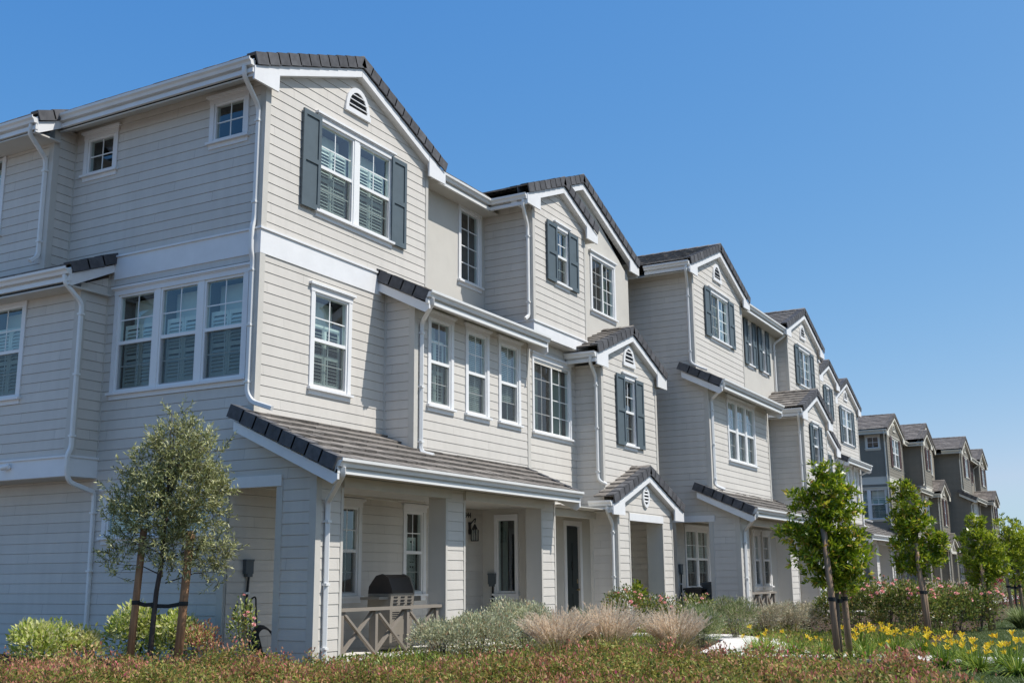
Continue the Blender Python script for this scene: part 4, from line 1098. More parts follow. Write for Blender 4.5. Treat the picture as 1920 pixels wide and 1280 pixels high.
stake('brown wooden stake on the left of the olive tree, farther from the porch', -1.87, .44, 2.0, .052, 'stake', (.06, -.08), (OL[0] + .015, OL[1] - .02, .95), group='tree stakes')
stake('brown wooden stake on the right of the olive tree, nearer the porch', -1.56, -.18, 1.95, .060, 'stake', (.05, -.09), (OL[0] + .015, OL[1] - .02, .93), group='tree stakes')

# --- street trees along the walk
TREES = [
 ('bushy glossy green street tree with two stakes, nearest of the row', (3.84, -8.2), 1 / 124.9, 1238, 1575,
  [(1578, 892, 34, 24), (1572, 925, 50, 30), (1553, 955, 58, 34), (1590, 965, 45, 30), (1500, 1000, 26, 17), (1530, 1005, 45, 30), (1565, 1010, 60, 34), (1605, 1020, 36, 34), (1545, 1050, 55, 36), (1603, 1062, 40, 40), (1560, 1085, 40, 28), (1590, 1095, 34, 24), (1483, 1003, 12, 9), (1515, 935, 24, 14)], 620),
 ('second glossy green street tree of the row, before the dark house with the cream band', (10.3, -8.4), 1 / 94.2, 1198, 1738,
  [(1718, 922, 24, 17), (1722, 948, 36, 22), (1705, 985, 32, 26), (1735, 985, 42, 28), (1760, 1030, 30, 26), (1720, 1030, 40, 28), (1770, 1020, 24, 20), (1745, 1062, 34, 24), (1712, 1065, 26, 22)], 430),
 ('third glossy green street tree of the row, standing where the dark houses end', (14.1, -9.15), 1 / 83.3, 1182, 1866,
  [(1856, 985, 22, 14), (1850, 1010, 30, 22), (1872, 1025, 34, 28), (1846, 1050, 26, 28), (1868, 1070, 34, 26), (1890, 1060, 22, 30), (1856, 1092, 28, 18)], 380),
 ('glossy green street tree at the right edge, fourth of the row', (20.5, -9.15), 1 / 66.0, 1155, 1902,
  [(1893, 985, 22, 18), (1905, 1000, 30, 24), (1895, 1035, 34, 28), (1920, 1030, 34, 34), (1905, 1070, 32, 24)], 320)]
for i, (lab, (tx, ty), kk, vb, ub, bs, nr) in enumerate(TREES):
    bl = [((u - ub) * kk * 1.04, (vb - v) * kk, a * kk * .92, b * kk * .92) for u, v, a, b in bs]
    make_tree('street_tree', lab, 'tree', (tx, ty, GZ), bl, [(0, 0, -.1, .034), (-.01, 0, .5, .032), (.0, 0, 1.0, .03), (-.03, 0, 1.5, .026), (-.03, 0, 2.1, .018), (-.02, 0, 2.5, .008)],
              'glossy' if i < 2 else 'glossy_far', 'rosette', int(nr * 1.08), 'bark2', 'street trees', (.105, .034))
def rel(c, lat, dep): return (c[0] + RV[0] * lat + FV[0] * dep, c[1] + RV[1] * lat + FV[1] * dep)
for c, lab, sides, hh in ((TREES[0][1], 'nearest glossy street tree', ((-.10, -.22, 1.93, 'left', 'taller'), (.17, .12, 1.5, 'right', 'shorter')), .9),
                          (TREES[1][1], 'second glossy street tree', ((-.04, -.16, 1.85, 'left', 'taller'), (.10, .14, 1.35, 'right', 'shorter')), .9),
                          (TREES[2][1], 'third glossy street tree', ((-.06, -.16, 1.5, 'left', 'taller'), (.12, .12, 1.3, 'right', 'shorter')), .9),
                          (TREES[3][1], 'fourth street tree at the right edge', ((-.16, -.1, 1.3, 'left', 'shorter'), (.2, .1, 1.6, 'right', 'taller')), .9)):
    for lat, dep, h_, sd, tl in sides:
        p = rel(c, lat, dep)
        ln = (-.10 * RV[0] * (1 if sd == 'left' else .5), -.10 * RV[1] * (1 if sd == 'left' else .5))
        stake('grey-brown %s wooden stake on the %s of the %s' % (tl, sd, lab), p[0], p[1], h_, .048, 'stake2', ln, (c[0], c[1], hh), group='tree stakes')

# ------------------------------------------------------------------ shrubs
def bush_geo(rx, ry, rz, n, L, W, lumps=7, up=.5, spread=.7, mats=('varieg',), frac=(1,), seed=0, flat=.15):
    global rng
    r0 = rng; rng = np.random.default_rng(seed + 100)
    ctr = [(0, 0, rz * .45, .75)] + [(math.cos(a) * rx * .5 * rng.uniform(.6, 1.1), math.sin(a) * ry * .5 * rng.uniform(.6, 1.1), rz * rng.uniform(.35, .7), rng.uniform(.42, .6)) for a in np.linspace(0, 6.28, lumps, endpoint=False)]
    ks = rng.integers(0, len(ctr), n); B = np.array(ctr)[ks]; d = unit(rng.normal(size=(n, 3))); d[:, 2] = np.abs(d[:, 2]) * np.where(rng.random(n) < .8, 1, -1)
    r = (.5 + .5 * rng.random((n, 1))) ** .6 * (1 + .08 * rng.normal(size=(n, 1)))
    P_ = B[:, :3] + d * r * B[:, 3:4] * np.array([rx, ry, rz * .85]); P_[:, 2] = np.maximum(P_[:, 2], .01 + .04 * rng.random(n))
    D_ = d * spread + np.array([0, 0, up]) + unit(rng.normal(size=(n, 3))) * .7
    vs = leafgeo(P_, D_, rng.uniform(.7, 1.3, n) * L, rng.uniform(.8, 1.25, n) * W)
    cuts = np.cumsum(np.array(frac) / sum(frac)) * n; out = []; a = 0
    v4 = vs.reshape(-1, 4, 3)
    for c_, m_ in zip(cuts, mats): out.append((v4[a:int(c_)].reshape(-1, 3), m_)); a = int(c_)
    rng = r0
    return out, P_, d
def stems(n, rx, ry, rz, seed):
    r_ = random.Random(seed); g = G()
    for i in range(n):
        a = r_.uniform(0, 6.28); q = r_.uniform(.2, .75)
        g.tube([(0.05 * math.cos(a), .05 * math.sin(a), -.03), (rx * q * .5 * math.cos(a), ry * q * .5 * math.sin(a), rz * .4), (rx * q * math.cos(a), ry * q * math.sin(a), rz * .75)], .009, 5, [1, .7, .4])
    return g
def shrub(name, label, cat, x, y, rx, ry, rz, n, L, W, mats, frac=(1,), group=None, seed=0, flowers=None, up=.5, bark='bark2', spread=.7, lumps=7):
    t = thing(name, label, cat, (x, y, GZ), group)
    gr, P_, d = bush_geo(rx, ry, rz, n, L, W, lumps, up, spread, mats, frac, seed)
    link('foliage', leaves_mesh('foliage', gr), t); obj('stems', stems(9, rx, ry, rz, seed), bark, t)
    if flowers:
        m_, cnt, fs_ = flowers
        q = np.random.default_rng(seed + 5); top = np.argsort(-(P_[:, 2] / rz + .45 * (d @ -FV) + q.random(len(P_)) * .9))[:cnt * 3][::3]
        for j in top[:cnt]:
            c = P_[j] + d[j] * .04; g = G(); s_ = fs_ * q.uniform(.75, 1.2)
            ax = V3(unit((d[j] + np.array([0, 0, .6]))[None])[0]); u_ = ax.orthogonal().normalized(); w_ = ax.cross(u_)
            for ring, (rr, hh, k_) in enumerate(((.25, .9, 4), (.6, .55, 5), (1.0, .15, 6))):
                for i_ in range(k_):
                    a0 = 6.283 * (i_ + ring * .4) / k_; a1 = a0 + 6.283 / k_ * 1.1; am = (a0 + a1) / 2
                    base = V3(c); f_ = lambda a_, r_, h_: base + (u_ * math.cos(a_) + w_ * math.sin(a_)) * s_ * r_ + ax * s_ * h_
                    g.add([f_(am, .05, 0), f_(a0, rr * .75, hh * .6), f_(am, rr, hh), f_(a1, rr * .75, hh * .6)], [(0, 1, 2, 3)])
            obj('flower', g, m_, t)
    return t
GV = 'variegated shrubs along the end wall'
shrub('variegated_shrub', 'rounded yellow-green variegated shrub at the far left under the end wall', 'shrub', -2.85, 1.08, .46, .50, .66, 2300, .075, .036, ('varieg',), group=GV, seed=1)
shrub('variegated_shrub', 'small cream-leaved shrub at the foot of the tall downspout', 'shrub', -2.35, .80, .30, .34, .56, 1100, .07, .034, ('cream', 'varieg'), (3, 1), group=GV, seed=2)
shrub('variegated_shrub', 'broad yellow-green shrub behind the left stake of the olive tree', 'shrub', -.98, 1.30, .48, .54, .84, 2200, .08, .038, ('varieg',), group=GV, seed=3)
shrub('variegated_shrub', 'broad yellow-green shrub behind the right stake of the olive tree', 'shrub', -.86, .55, .44, .50, .76, 2000, .08, .038, ('varieg',), group=GV, seed=4)
shrub('rose_bush', 'small rose bush with a few pink blooms by the side porch opening', 'shrub', -.95, -.82, .26, .26, .92, 600, .05, .026, ('varieg', 'rosegreen'), (1, 1.4), seed=5, flowers=('pink', 6, .035), group='rose bushes')
shrub('red_shrub', 'low red-tipped shrub between the olive tree and the side porch opening', 'shrub', -1.05, -.12, .34, .34, .66, 900, .05, .022, ('coverred', 'varieg'), (1.4, 1), seed=6)
GS = 'silver shrubs before the porch'
shrub('silver_shrub', 'silver-grey shrub at the left of three, in front of the porch railing', 'shrub', 1.85, -2.45, .62, .62, .58, 5200, .05, .020, ('silver',), group=GS, seed=7, up=.7)
shrub('silver_shrub', 'silver-grey shrub in the middle of three, before the second porch post', 'shrub', 2.45, -2.80, .66, .66, .66, 5600, .05, .020, ('silver',), group=GS, seed=8, up=.8)
shrub('silver_shrub', 'tall silver-grey shrub at the right of three, below the porch lantern', 'shrub', 3.45, -3.05, .66, .66, .80, 6400, .05, .020, ('silver',), group=GS, seed=9, up=.9)
GR = 'rose bushes'
shrub('rose_bush', 'rose bush with pale pink blooms before the dark green front door', 'shrub', 9.0, -2.45, .55, .55, 1.02, 1700, .06, .03, ('rosegreen',), seed=10, flowers=('pink', 9, .05), group=GR)
shrub('rose_bush', 'rose bush beneath the gabled entry porch, left of its opening', 'shrub', 9.3, -3.15, .55, .6, .80, 1500, .06, .03, ('rosegreen', 'drygrass'), (4, 1), seed=11, flowers=('pink', 6, .045), group=GR)
shrub('rose_bush', 'rose bush beneath the right post of the gabled entry porch', 'shrub', 10.1, -3.75, .6, .6, .78, 1500, .06, .03, ('rosegreen', 'drygrass'), (4, 1), seed=12, flowers=('pink', 5, .045), group=GR)
for i, (x, y, rz, wh) in enumerate([(12.4, -6.15, .95, 'leftmost of the hedge'), (11.6, -6.75, 1.05, 'second of the hedge, right of the staked tree'), (11.5, -7.45, 1.12, 'third of the hedge, behind the yellow lilies'),
                                    (11.5, -7.95, 1.10, 'fourth of the hedge, left of the second tree'), (12.2, -8.25, 1.02, 'fifth of the hedge, right of the second tree'), (12.9, -8.60, .98, 'sixth of the hedge, above the lawn'), (13.6, -8.95, .90, 'last of the hedge, left of the third tree')]):
    shrub('rose_bush', 'rose bush with pink blooms, ' + wh, 'shrub', x, y, .58, .58, rz, 1900, .065, .034, ('rosegreen',), seed=20 + i, flowers=('pink', 9, .055), group=GR)
GG = 'grey-green mounds beside the path'
shrub('sage_mound', 'round grey-green mound with pale tips at the bend of the white path', 'shrub', 6.45, -5.1, .50, .50, .66, 5200, .075, .010, ('sage', 'silver'), (3, 1), group=GG, seed=30, up=.9)
shrub('sage_mound', 'round grey-green mound by the porch corner of the second block', 'shrub', 8.95, -4.95, .52, .52, .74, 5200, .075, .010, ('sage', 'drygrass'), (2.6, 1), group=GG, seed=31, up=.9)
GD = 'dry beige shrubs'
for i, (x, y, wh) in enumerate([(10.9, -4.95, 'left of three below the crossed railing'), (11.6, -5.25, 'middle of three below the crossed railing'), (12.4, -5.50, 'right of three, next to the stepped path')]):
    shrub('dry_shrub', 'dry beige twiggy shrub, ' + wh, 'shrub', x, y, .52, .5, .62, 4200, .055, .015, ('drygrass', 'silver'), (3, 1), group=GD, seed=40 + i, up=.6)
t = shrub('citrus_plant', 'yellow-green leafy plant standing inside the gabled entry porch', 'plant', 12.95, -1.1, .32, .32, 1.05, 420, .13, .06, ('citrus',), seed=50, up=-.1)

# --- spiky plants and plume grasses
def tuft(name, label, cat, x, y, r, h, n, W, mats, group=None, bend=.5, seed=0, plumes=None, base=.25):
    global rng
    r0 = rng; rng = np.random.default_rng(seed + 300)
    t = thing(name, label, cat, (x, y, GZ), group)
    a = rng.random(n) * 6.283; rr = np.sqrt(rng.random(n)) * r * base
    P_ = np.stack([rr * np.cos(a), rr * np.sin(a), np.zeros(n)], 1); sp = rng.random(n) ** .6
    D_ = np.stack([np.cos(a) * sp * r / h, np.sin(a) * sp * r / h, np.ones(n)], 1)
    b = bladegeo(P_, D_, rng.uniform(.65, 1.05, n) * h, W, bend * sp)
    cut = int(n * .75) if len(mats) > 1 else n
    grp = [(b[:cut], mats[0])] + ([(b[cut:], mats[1])] if len(mats) > 1 else [])
    link('foliage', blades_mesh('foliage', grp), t)
    if plumes:
        m_ = plumes; a = rng.random(m_) * 6.283; sp = rng.random(m_) ** .55
        D_ = unit(np.stack([np.cos(a) * sp * r * .95 / h, np.sin(a) * sp * r * .95 / h, np.ones(m_)], 1))
        L_ = rng.uniform(.78, 1.12, (m_, 1)) * h
        hz = np.stack([np.cos(a), np.sin(a), 0 * a], 1)
        tip = D_ * L_ + hz * .06 * sp[:, None]
        # stalk
        st = bladegeo(np.zeros((m_, 3)), D_, L_[:, 0] * .95, .006, .08 * sp)
        # each plume: many short fine bristles along the last stretch
        q = 60; tt = rng.random((m_, q, 1)); pl = tip[:, None, :] * 0 + (D_ * L_)[:, None, :] * (.62 + .42 * tt) + hz[:, None, :] * (.10 * tt ** 2) * sp[:, None, None]
        dd = D_[:, None, :] * 1.6 + unit(rng.normal(size=(m_ * q, 3))).reshape(m_, q, 3) * .55
        lf = leafgeo(pl.reshape(-1, 3), dd.reshape(-1, 3), rng.uniform(.035, .06, m_ * q), .006)
        link('plumes', leaves_mesh('plumes', [(lf, 'plume')]), t)
    rng = r0
    return t
GF = 'fountain grass clumps'
tuft('fountain_grass', 'pinkish-beige fountain grass, left clump of the foreground pair', 'ornamental grass', 1.35, -4.75, .68, .74, 460, .009, ('blade', 'drygrass'), GF, .6, 1, 300)
tuft('fountain_grass', 'pinkish-beige fountain grass, right clump of the foreground pair', 'ornamental grass', 2.1, -5.2, .72, .80, 460, .009, ('blade', 'drygrass'), GF, .6, 2, 320)
tuft('fountain_grass', 'pinkish-beige fountain grass standing alone just left of the white path', 'ornamental grass', 2.85, -5.95, .64, .72, 460, .009, ('blade', 'drygrass'), GF, .6, 3, 300)
for i, (x, y, wh) in enumerate([(17.6, -6.05, 'far left clump above the rose hedge'), (18.0, -6.7, 'second far clump above the rose hedge'), (19.4, -7.35, 'third far clump, right of the second street tree'), (20.2, -7.9, 'fourth far clump above the rose hedge'), (20.8, -8.3, 'far clump left of the third street tree')]):
    tuft('fountain_grass', 'pale plumed fountain grass, ' + wh, 'ornamental grass', x, y, .85, 1.0, 300, .014, ('blade', 'drygrass'), GF, .5, 10 + i, 170)
tuft('spiky_plant', 'dark green upright spiky plant behind the pair of fountain grasses', 'plant', 6.9, -2.55, .42, .74, 700, .012, ('sage',), None, .15, 21)
tuft('spiky_plant', 'dark green spiky plant beside the lawn, right of the third street tree', 'plant', 15.2, -9.75, .6, .66, 500, .025, ('sage',), None, .4, 22)

# --- daylilies: one clump with its leaves and flowers, then copies
def make_lily(seed, nf):
    t = tuft('daylily', '', 'daylily', 0, 0, .42, .40, 200, .020, ('lily',), 'daylilies along the path', 1.25, seed)
    r_ = random.Random(seed)
    for i in range(nf):
        a = r_.uniform(0, 6.28); q = r_.uniform(.08, .30); h = r_.uniform(.24, .40); px_, py_ = q * math.cos(a), q * math.sin(a)
        g = G(); g.tube([(px_ * .2, py_ * .2, 0), (px_ * .7, py_ * .7, h * .6), (px_, py_, h)], .005, 5); st = obj('stalk', g, 'lily', t)
        g = G(); ax = V3((px_ * .8 + r_.uniform(-.2, .2), py_ * .8 + r_.uniform(-.2, .2), .35)).normalized(); u_ = ax.orthogonal().normalized(); w_ = ax.cross(u_); c = V3((px_, py_, h)); s_ = r_.uniform(.048, .066)
        for k_ in range(6):
            a0 = 6.283 * k_ / 6; f_ = lambda a_, r1, h1: c + (u_ * math.cos(a_) + w_ * math.sin(a_)) * s_ * r1 + ax * s_ * h1
            g.add([f_(a0, .08, 0), f_(a0 - .42, .55, .85), f_(a0, 1.0, 1.05), f_(a0 + .42, .55, .85)], [(0, 1, 2, 3)])
        obj('flower', g, 'yellow', st)
    return t
def copy_tree(o, parent=None):
    c = o.copy(); COL.objects.link(c); c.parent = parent
    for ch in list(o.children): copy_tree(ch, c)
    return c
protos = [make_lily(60, 3), make_lily(61, 11), make_lily(62, 9)]
LIL = [(5.45, -6.40, 0, 'leftmost daylily clump at the edge of the white path'), (4.75, -6.75, 0, 'second daylily clump from the left, on the path edge'), (4.60, -7.30, 0, 'third daylily clump from the left, before the beige shrubs'),
       (4.75, -7.70, 0, 'daylily clump just left of the nearest staked tree'), (5.75, -8.05, 1, 'daylily clump just right of the nearest staked tree, rear row'), (6.6, -8.2, 1, 'rear daylily clump under the rose hedge, left of the second tree'),
       (6.3, -8.55, 1, 'rear-row daylily clump with many blooms right of the staked tree'), (4.0, -8.55, 0, 'daylily clump at the foot of the staked tree, front row'), (3.55, -9.05, 0, 'front daylily clump between two bare pieces of the path'),
       (5.9, -9.0, 1, 'daylily clump below the second street tree'), (4.4, -9.75, 1, 'daylily clump with bright blooms at the right end of the path'), (3.1, -9.75, 2, 'low front daylily clump right of the path'),
       (3.4, -10.05, 2, 'daylily clump before the lawn, left one'), (2.6, -10.25, 2, 'daylily clump before the lawn, middle one'), (3.3, -10.5, 2, 'daylily clump before the lawn, right one'), (2.2, -10.75, 2, 'daylily clump at the lower right corner of the photo'),
       (24.6, -9.0, 1, 'distant daylily clump at the right edge, beyond the lawn')]
used = [False] * 3
for i, (x, y, k_, lab) in enumerate(LIL):
    o = protos[k_] if not used[k_] else copy_tree(protos[k_]); used[k_] = True
    o.location = (x, y, GZ); o.rotation_euler = (0, 0, i * 1.7); s_ = .85 + .3 * ((i * 37) % 10) / 10; o.scale = (s_, s_, s_)
    o['label'] = lab + ', with yellow flowers' if k_ else lab + ', with a few yellow flowers'
for p_, u_ in zip(protos, used): assert u_

# --- groundcover across the foreground (one mass nobody could count)
BACK = np.array([(-4.4, 3.0), (-3.4, 1.4), (-2.9, -.4), (-1.6, -2.2), (-.3, -4.4), (.5, -5.8), (1.1, -7.1), (.8, -8.5), (-.3, -9.6), (-2.0, -10.5), (-3.2, -11.2)])
def back_at(s):
    tt = s * (len(BACK) - 1); i = np.minimum(tt.astype(int), len(BACK) - 2); f = (tt - i)[:, None]; return BACK[i] * (1 - f) + BACK[i + 1] * f
CAMP = np.array([-13.4641, -12.2457])
NP_ = 3900
s_ = rng.random(NP_); bk = back_at(s_); dr_ = unit(np.c_[CAMP - bk, np.zeros(NP_)])[:, :2]
q_ = rng.random(NP_) ** 1.25 * 4.2
pc = bk + dr_ * q_[:, None] + rng.normal(size=(NP_, 2)) * .10
hgt = .125 - .05 * (s_ < .16) + .07 * np.sin(pc[:, 0] * 2.1 + pc[:, 1] * 1.3) +   .05 * np.sin(pc[:, 0] * 4.7 - pc[:, 1] * 3.1) + rng.normal(size=NP_) * .07 + .06 * (s_ < .45) * (q_ < 1.0) + .20 * (rng.random(NP_) < .05)
for _ in range(70):
    mc = pc[rng.integers(NP_)]; mr_ = rng.uniform(.22, .55); hgt += rng.uniform(.05, .22) * np.exp(-((pc - mc) ** 2).sum(1) / mr_ ** 2) * (.35 + .65 * (s_ > .16))
hgt = np.clip(hgt - .035, .04, .46)
m = 44
Pp = np.repeat(np.c_[pc, np.full(NP_, GZ)], m, 0); n_ = len(Pp); hh = np.repeat(hgt, m)
u_ = rng.random(n_); ang = rng.random(n_) * 6.283; rad = .17 * np.sqrt(rng.random(n_))
Pp[:, 0] += rad * np.cos(ang); Pp[:, 1] += rad * np.sin(ang); Pp[:, 2] += hh * (.25 + .75 * u_ ** .6) * (1 - .5 * (rad / .17) ** 2 * .5)
Dd = np.c_[np.cos(ang) * .5, np.sin(ang) * .5, np.full(n_, .55)] + unit(rng.normal(size=(n_, 3))) * .9
lv = leafgeo(Pp, Dd, rng.uniform(.03, .075, n_), rng.uniform(.014, .028, n_))
redness = np.clip(np.where(s_ < .5, .34, .12) + .34 * np.sin(pc[:, 0] * 1.9 + 1.0) * np.sin(pc[:, 1] * 1.5), .05, .85)
isr = rng.random(NP_) < redness
mf = 20; ridx = np.where(isr)[0]
Pf = np.repeat(np.c_[pc[ridx], GZ + hgt[ridx] * .95], mf, 0); nf_ = len(Pf)
off = rng.normal(size=(nf_, 3)) * np.array([.075, .075, .045]); Pf = Pf + off
lf = leafgeo(Pf, np.c_[rng.normal(size=(nf_, 2)) * .5, np.ones(nf_)], rng.uniform(.03, .06, nf_), rng.uniform(.014, .026, nf_))
o = link('groundcover', leaves_mesh('groundcover', [(lv, 'cover'), (lf, 'coverred')])); tag(o, 'low rusty green and red flowering groundcover along the bottom of the picture', 'groundcover', kind='stuff')

# --- lawn
nl = 64000
xx = -3.0 + 29 * rng.random(nl) ** 1.3; yy = -8.75 - 4.2 * rng.random(nl)
keep = ~((xx > 3.3) & (xx < 5.2)) & ~((xx < 5.6) & (yy > -9.0)) & ~((xx < 2.0) & (yy > -9.0 - (2.0 - xx) * .4)); xx, yy = xx[keep], yy[keep]
bg = bladegeo(np.c_[xx, yy, np.full(len(xx), GZ)], np.c_[rng.normal(size=(len(xx), 2)) * .35, np.ones(len(xx))], rng.uniform(.04, .09, len(xx)), .008, .5, 2)
o = link('lawn', blades_mesh('lawn', [(bg, 'lawn')], 2)); tag(o, 'mown green lawn at the right behind the yellow lilies', 'lawn', kind='stuff')
# low green under-planting between the shrubs
nu = 30000; ux = rng.uniform(-1.5, 14, nu); uy = rng.uniform(-8.6, -1.5, nu)
inpath = ((ux > 3.6) & (ux < 5.0) & (uy < -5.7)) | ((np.abs((uy + 5.85) - (ux - 4.4) * .24) < .75) & (ux < 9.4) & (ux > 3.6)) | ((ux > 8.7) & (ux < 10.1) & (uy > -4.6))
inpath |= (uy > -6.75) & (uy < -5.5) & (ux > 10.9)
pt = np.sin(ux * 1.7 + .6) * np.sin(uy * 1.9) + .5 * np.sin(ux * 4.1) * np.sin(uy * 3.7 + 1)
kp = ~inpath & (pt > -.55); ux, uy, pt = ux[kp], uy[kp], pt[kp]
hz_ = .05 + .10 * np.clip(pt + .5, 0, 1)
bu = leafgeo(np.c_[ux, uy, GZ + hz_ * rng.random(len(ux))], np.c_[rng.normal(size=(len(ux), 2)) * .6, np.ones(len(ux))], rng.uniform(.05, .10, len(ux)), rng.uniform(.014, .026, len(ux)))
hf = len(bu) // 8 * 4
o = link('underplanting', leaves_mesh('underplanting', [(bu[:hf], 'lily'), (bu[hf:], 'cover')])); tag(o, 'low green ground plants between the shrubs and the path', 'ground cover', kind='stuff')

# --- trees far beyond the row
for i, (x, y, hh, rr, lab) in enumerate([(91, -3.3, 4.6, 2.6, 'distant round green tree closing the street at the right edge'), (100, -1.2, 5.4, 3.0, 'distant dark tree behind the third street tree'), (88, -5.4, 4.2, 2.4, 'distant low tree at the far right edge')]):
    bl = [(rnd.uniform(-1, 1) * rr * .6, hh * rnd.uniform(.4, .85), rr * rnd.uniform(.45, .7), hh * rnd.uniform(.14, .22)) for _ in range(9)]
    make_tree('background_tree', lab, 'tree', (x, y, GZ), bl, [(0, 0, -.1, .2), (0, 0, 1.0, .18), (0, 0, 2.0, .15), (0, 0, hh * .7, .08)], 'glossy_far', 'rosette', 420, 'bark2', 'distant trees', (.36, .16))
shrub('red_plant', 'dark red shrub beyond the third street tree', 'shrub', 32.0, -7.65, .75, .75, 1.0, 900, .12, .05, ('redleaf',), seed=70)
for i, (x, y, lab) in enumerate([(30, -8.9, 'dark green clipped shrub near the red shrub'), (37, -8.3, 'farther green shrub at the right edge'), (46, -6.9, 'green shrub at the end of the dark houses'), (58, -6.2, 'distant green shrub closing the walk')]):
    shrub('hedge_shrub', lab, 'shrub', x, y, 1.5, 1.5, 1.0, 900, .16, .07, ('rosegreen', 'lily'), (2, 1), seed=80 + i, group='far shrubs')

# ------------------------------------------------------------------ loose things on the porches
def grill(x, y):
    t = thing('barbecue_grill', 'tan steel barbecue grill with dark lid seen from behind on the nearest porch', 'grill', (x, y, GZ + .02))
    t.scale = (.82, .85, .98)
    g = G(); g.box(-.42, .42, -.26, .26, .08, .74); g.box(-.44, .44, -.28, .28, .05, .085); cb = obj('cabinet', g, 'steel', t)
    def slot(par, *bx_):
        g = G(); g.box(*bx_); obj('vent_slot', g, 'dark', par)
    for cx in (-.2, .2):
        for k_ in range(4):
            slot(cb, cx - .13, cx + .13, -.2655, -.259, .56 + k_ * .035, .575 + k_ * .035); slot(cb, cx - .13, cx + .13, -.2655, -.259, .16 + k_ * .035, .175 + k_ * .035)
    g = G(); g.prism([(-.44, -.27, .74), (-.44, -.30, 1.0), (-.44, .28, 1.0), (-.44, .30, .74)], (.88, 0, 0)); fb = obj('firebox', g, 'steel', t)
    for cx in (-.26, 0, .26):
        for k_ in range(3): slot(fb, cx - .07, cx + .07, -.301, -.285, .815 + k_ * .055, .835 + k_ * .055)
    for cx in (-.2, .22): slot(fb, cx - .11, cx + .11, -.285, -.270, .755, .79)
    prof = [(-.30, 1.0), (-.30, 1.06), (-.20, 1.27), (-.05, 1.33), (.10, 1.30), (.27, 1.12), (.29, 1.0)]
    g = G(); g.prism([(-.38, a, b) for a, b in prof], (.76, 0, 0)); ld = obj('lid', g, 'binb', t)
    for xx_ in (-.42, .38):
        g = G(); g.prism([(xx_, a * 1.03, 1.0 + (b - 1.0) * 1.04) for a, b in prof], (.045, 0, 0)); obj('lid_end', g, 'steel' if xx_ > 0 else 'binb', ld)
    g = G(); g.tube([(-.3, .34, 1.12), (.3, .34, 1.12)], .014, 8); g.bar((-.28, .2, 1.1), (-.28, .34, 1.12), .015, .015); g.bar((.28, .26, 1.1), (.28, .34, 1.12), .015, .015); obj('handle', g, 'steel', ld)
    g = G(); g.box(.45, .78, -.24, .24, .90, .945); g.box(.45, .78, -.245, -.225, .86, .90); sh = obj('side_shelf', g, 'steel', t)
    g = G(); g.box(-.78, -.45, -.24, .24, .90, .945); obj('side_shelf', g, 'steel', t)
    for xx_ in (-.36, .36):
        g = G(); g.tube([(xx_, -.2, .045), (xx_ + .02, -.2, .045)], .045, 12); obj('caster', g, 'dark', t)
grill(3.12, -.55)
def bin_(x, y, w, h, mat, lab, hasbar):
    t = thing('waste_bin', lab, 'bin', (x, y, GZ + .02), 'bins in the side porch')
    g = G(); a, b = w * .42, w * .5
    g.add([(-a, -a, .06), (a, -a, .06), (a, a, .06), (-a, a, .06), (-b, -b, h), (b, -b, h), (b, b, h), (-b, b, h)], [(3, 2, 1, 0), (4, 5, 6, 7), (0, 1, 5, 4), (1, 2, 6, 5), (2, 3, 7, 6), (3, 0, 4, 7)])
    g.box(-b - .02, b + .02, -b - .02, b + .02, h - .06, h - .02); bd = obj('bin_body', g, mat, t)
    g = G(); g.prism([(-b - .03, -b - .04, h), (-b - .03, -b - .04, h + .03), (-b - .03, 0, h + .08), (-b - .03, b + .04, h + .05), (-b - .03, b + .04, h)], (2 * b + .06, 0, 0)); ld = obj('lid', g, mat, t)
    g = G(); g.tube([(-b * .8, b + .07, h + .01), (b * .8, b + .07, h + .01)], .016, 8); obj('handle', g, mat, ld)
    for sx in (-1, 1):
        g = G(); g.tube([(sx * (a - .02), a, .10), (sx * (a + .05), a, .10)], .10, 14); obj('wheel', g, 'dark', t)
bin_(16.05, -1.55, .46, .86, 'binb', 'shorter brown waste bin at the left in the side porch of the second block', False)
bin_(16.45, -1.95, .52, 1.0, 'grey', 'taller dark waste bin at the right in the side porch of the second block', True)
t = thing('garden_hose', 'black garden hose coiled inside the side porch opening of the nearest block', 'hose', (.5, -.05, GZ))
g = G()
for k_ in range(5):
    r_ = .26 - .012 * k_; g.tube([(.02 * k_ + r_ * math.cos(a), r_ * .35 * math.sin(a) + .1, .28 + r_ * math.sin(a)) for a in np.linspace(0, 6.283, 25)], .014, 6)
hz = obj('coil', g, 'dark', t, smooth=True)
g = G(); g.tube(fillet([(-.1, .3, .3), (-.12, .3, .95), (.0, .3, 1.0), (.02, .28, .5), (.1, .2, .1)], .1), .014, 6); obj('hose_end', g, 'dark', t, smooth=True)
# potted bits by the far porches
def pot(x, y, lab, mat):
    t = thing('flower_pot', lab, 'pot', (x, y, GZ + .02), 'pots beside the far porches')
    g = G(); g.lathe((0, 0, 0), [(.12, 0), (.17, .28), (.19, .28), (.19, .34), (.16, .34), (.15, .30)], 14); obj('pot', g, mat, t)
    gr, _, _ = bush_geo(.22, .22, .3, 200, .09, .03, 4, .6, .6, ('rosegreen',), (1,), int(x)); f = link('plant', leaves_mesh('plant', gr), t); f.location = (0, 0, .3)
pot(70.5, -2.2, 'white flower pot before the posts of the dark house with the band', 'white'); pot(72.0, -3.6, 'white flower pot before the side porch of the farthest dark house', 'white')

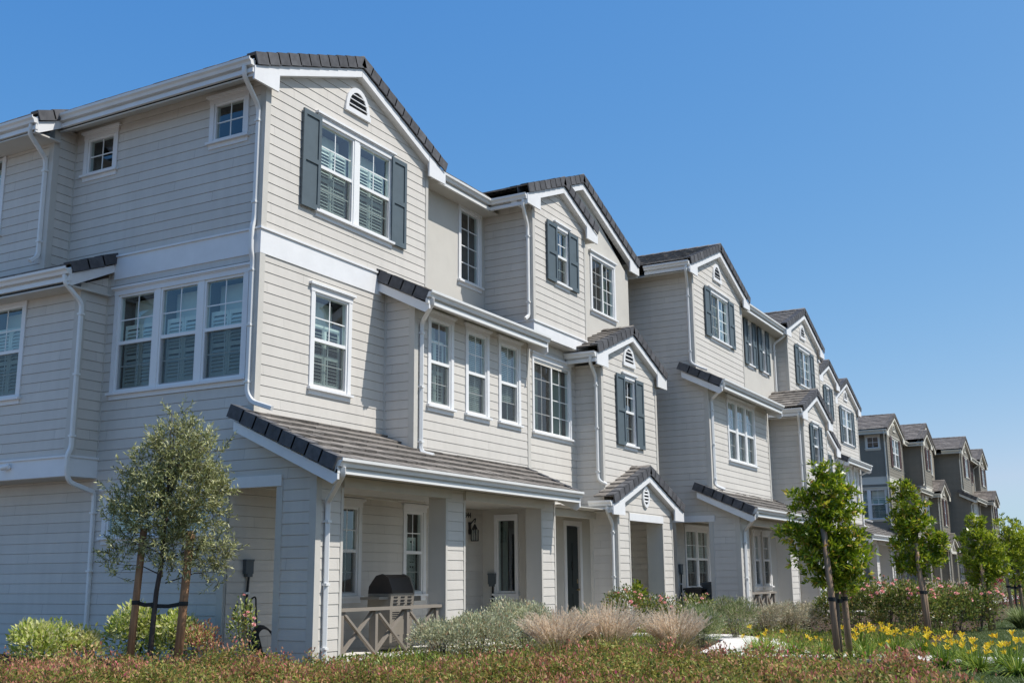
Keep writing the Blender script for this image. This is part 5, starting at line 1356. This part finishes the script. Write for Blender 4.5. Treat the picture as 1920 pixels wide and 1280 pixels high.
# ------------------------------------------------------------------ light, sky, camera
SUN = V3((.33, -1.0, 1.58)).normalized()
el = math.asin(SUN.z); az = math.atan2(SUN.x, SUN.y)
w = bpy.data.worlds.new('World'); scene.world = w; w.use_nodes = True; nt = w.node_tree; nt.nodes.clear()
sky = nt.nodes.new('ShaderNodeTexSky'); sky.sky_type = 'NISHITA'; sky.sun_disc = False
sky.sun_elevation = el; sky.sun_rotation = az % (2 * math.pi); sky.air_density = .7; sky.dust_density = 1.0; sky.ozone_density = 2.0; sky.altitude = 50
bg_ = nt.nodes.new('ShaderNodeBackground'); bg_.inputs[1].default_value = .104
ow = nt.nodes.new('ShaderNodeOutputWorld'); sp = nt.nodes.new('ShaderNodeSeparateColor'); cbn = nt.nodes.new('ShaderNodeCombineColor'); nt.links.new(sky.outputs[0], sp.inputs[0])
for i_, (mx_, pw_, ml_) in enumerate(((3.2, 1.35, 1.0), (5.0, .76, 2.02), (12.0, .32, 4.55))):      # grade of the clear sky towards the photo's blue
    q0 = nt.nodes.new('ShaderNodeMath'); q0.operation = 'MINIMUM'; q0.inputs[1].default_value = mx_; nt.links.new(sp.outputs[i_], q0.inputs[0])
    q1 = nt.nodes.new('ShaderNodeMath'); q1.operation = 'POWER'; q1.inputs[1].default_value = pw_; nt.links.new(q0.outputs[0], q1.inputs[0])
    q2 = nt.nodes.new('ShaderNodeMath'); q2.operation = 'MULTIPLY'; q2.inputs[1].default_value = ml_; nt.links.new(q1.outputs[0], q2.inputs[0]); nt.links.new(q2.outputs[0], cbn.inputs[i_])
nt.links.new(cbn.outputs[0], bg_.inputs[0]); nt.links.new(bg_.outputs[0], ow.inputs[0])
sl = bpy.data.lights.new('sun', 'SUN'); sl.energy = 5.0; sl.angle = math.radians(.53); sl.color = (1, .955, .89)
so = bpy.data.objects.new('sun', sl); COL.objects.link(so); so.rotation_euler = SUN.to_track_quat('Z', 'Y').to_euler(); so.location = (0, -20, 30)

fpx, pit, rol, yaw = 2077.35, .20986571, -.00879551, 1.06448937
cyw, syw = math.cos(yaw), math.sin(yaw)
fw = V3((syw * math.cos(pit), cyw * math.cos(pit), math.sin(pit))); rt = V3((cyw, -syw, 0)); up_ = rt.cross(fw)
r2 = rt * math.cos(rol) + up_ * math.sin(rol); u2 = -rt * math.sin(rol) + up_ * math.cos(rol)
cd = bpy.data.cameras.new('camera'); cam = bpy.data.objects.new('camera', cd); COL.objects.link(cam)
cd.sensor_width = 36; cd.sensor_fit = 'HORIZONTAL'; cd.lens = fpx / 1920 * 36; cd.clip_start = .1; cd.clip_end = 12000
cam.matrix_world = Matrix(((r2.x, u2.x, -fw.x, -13.46410), (r2.y, u2.y, -fw.y, -12.24574), (r2.z, u2.z, -fw.z, 1.45), (0, 0, 0, 1)))
scene.camera = cam
scene.view_settings.view_transform = 'Standard'; scene.view_settings.look = 'None'; scene.view_settings.exposure = 0
scene.cycles.max_bounces = 8; scene.cycles.transparent_max_bounces = 16
scene.cycles.use_denoising = True
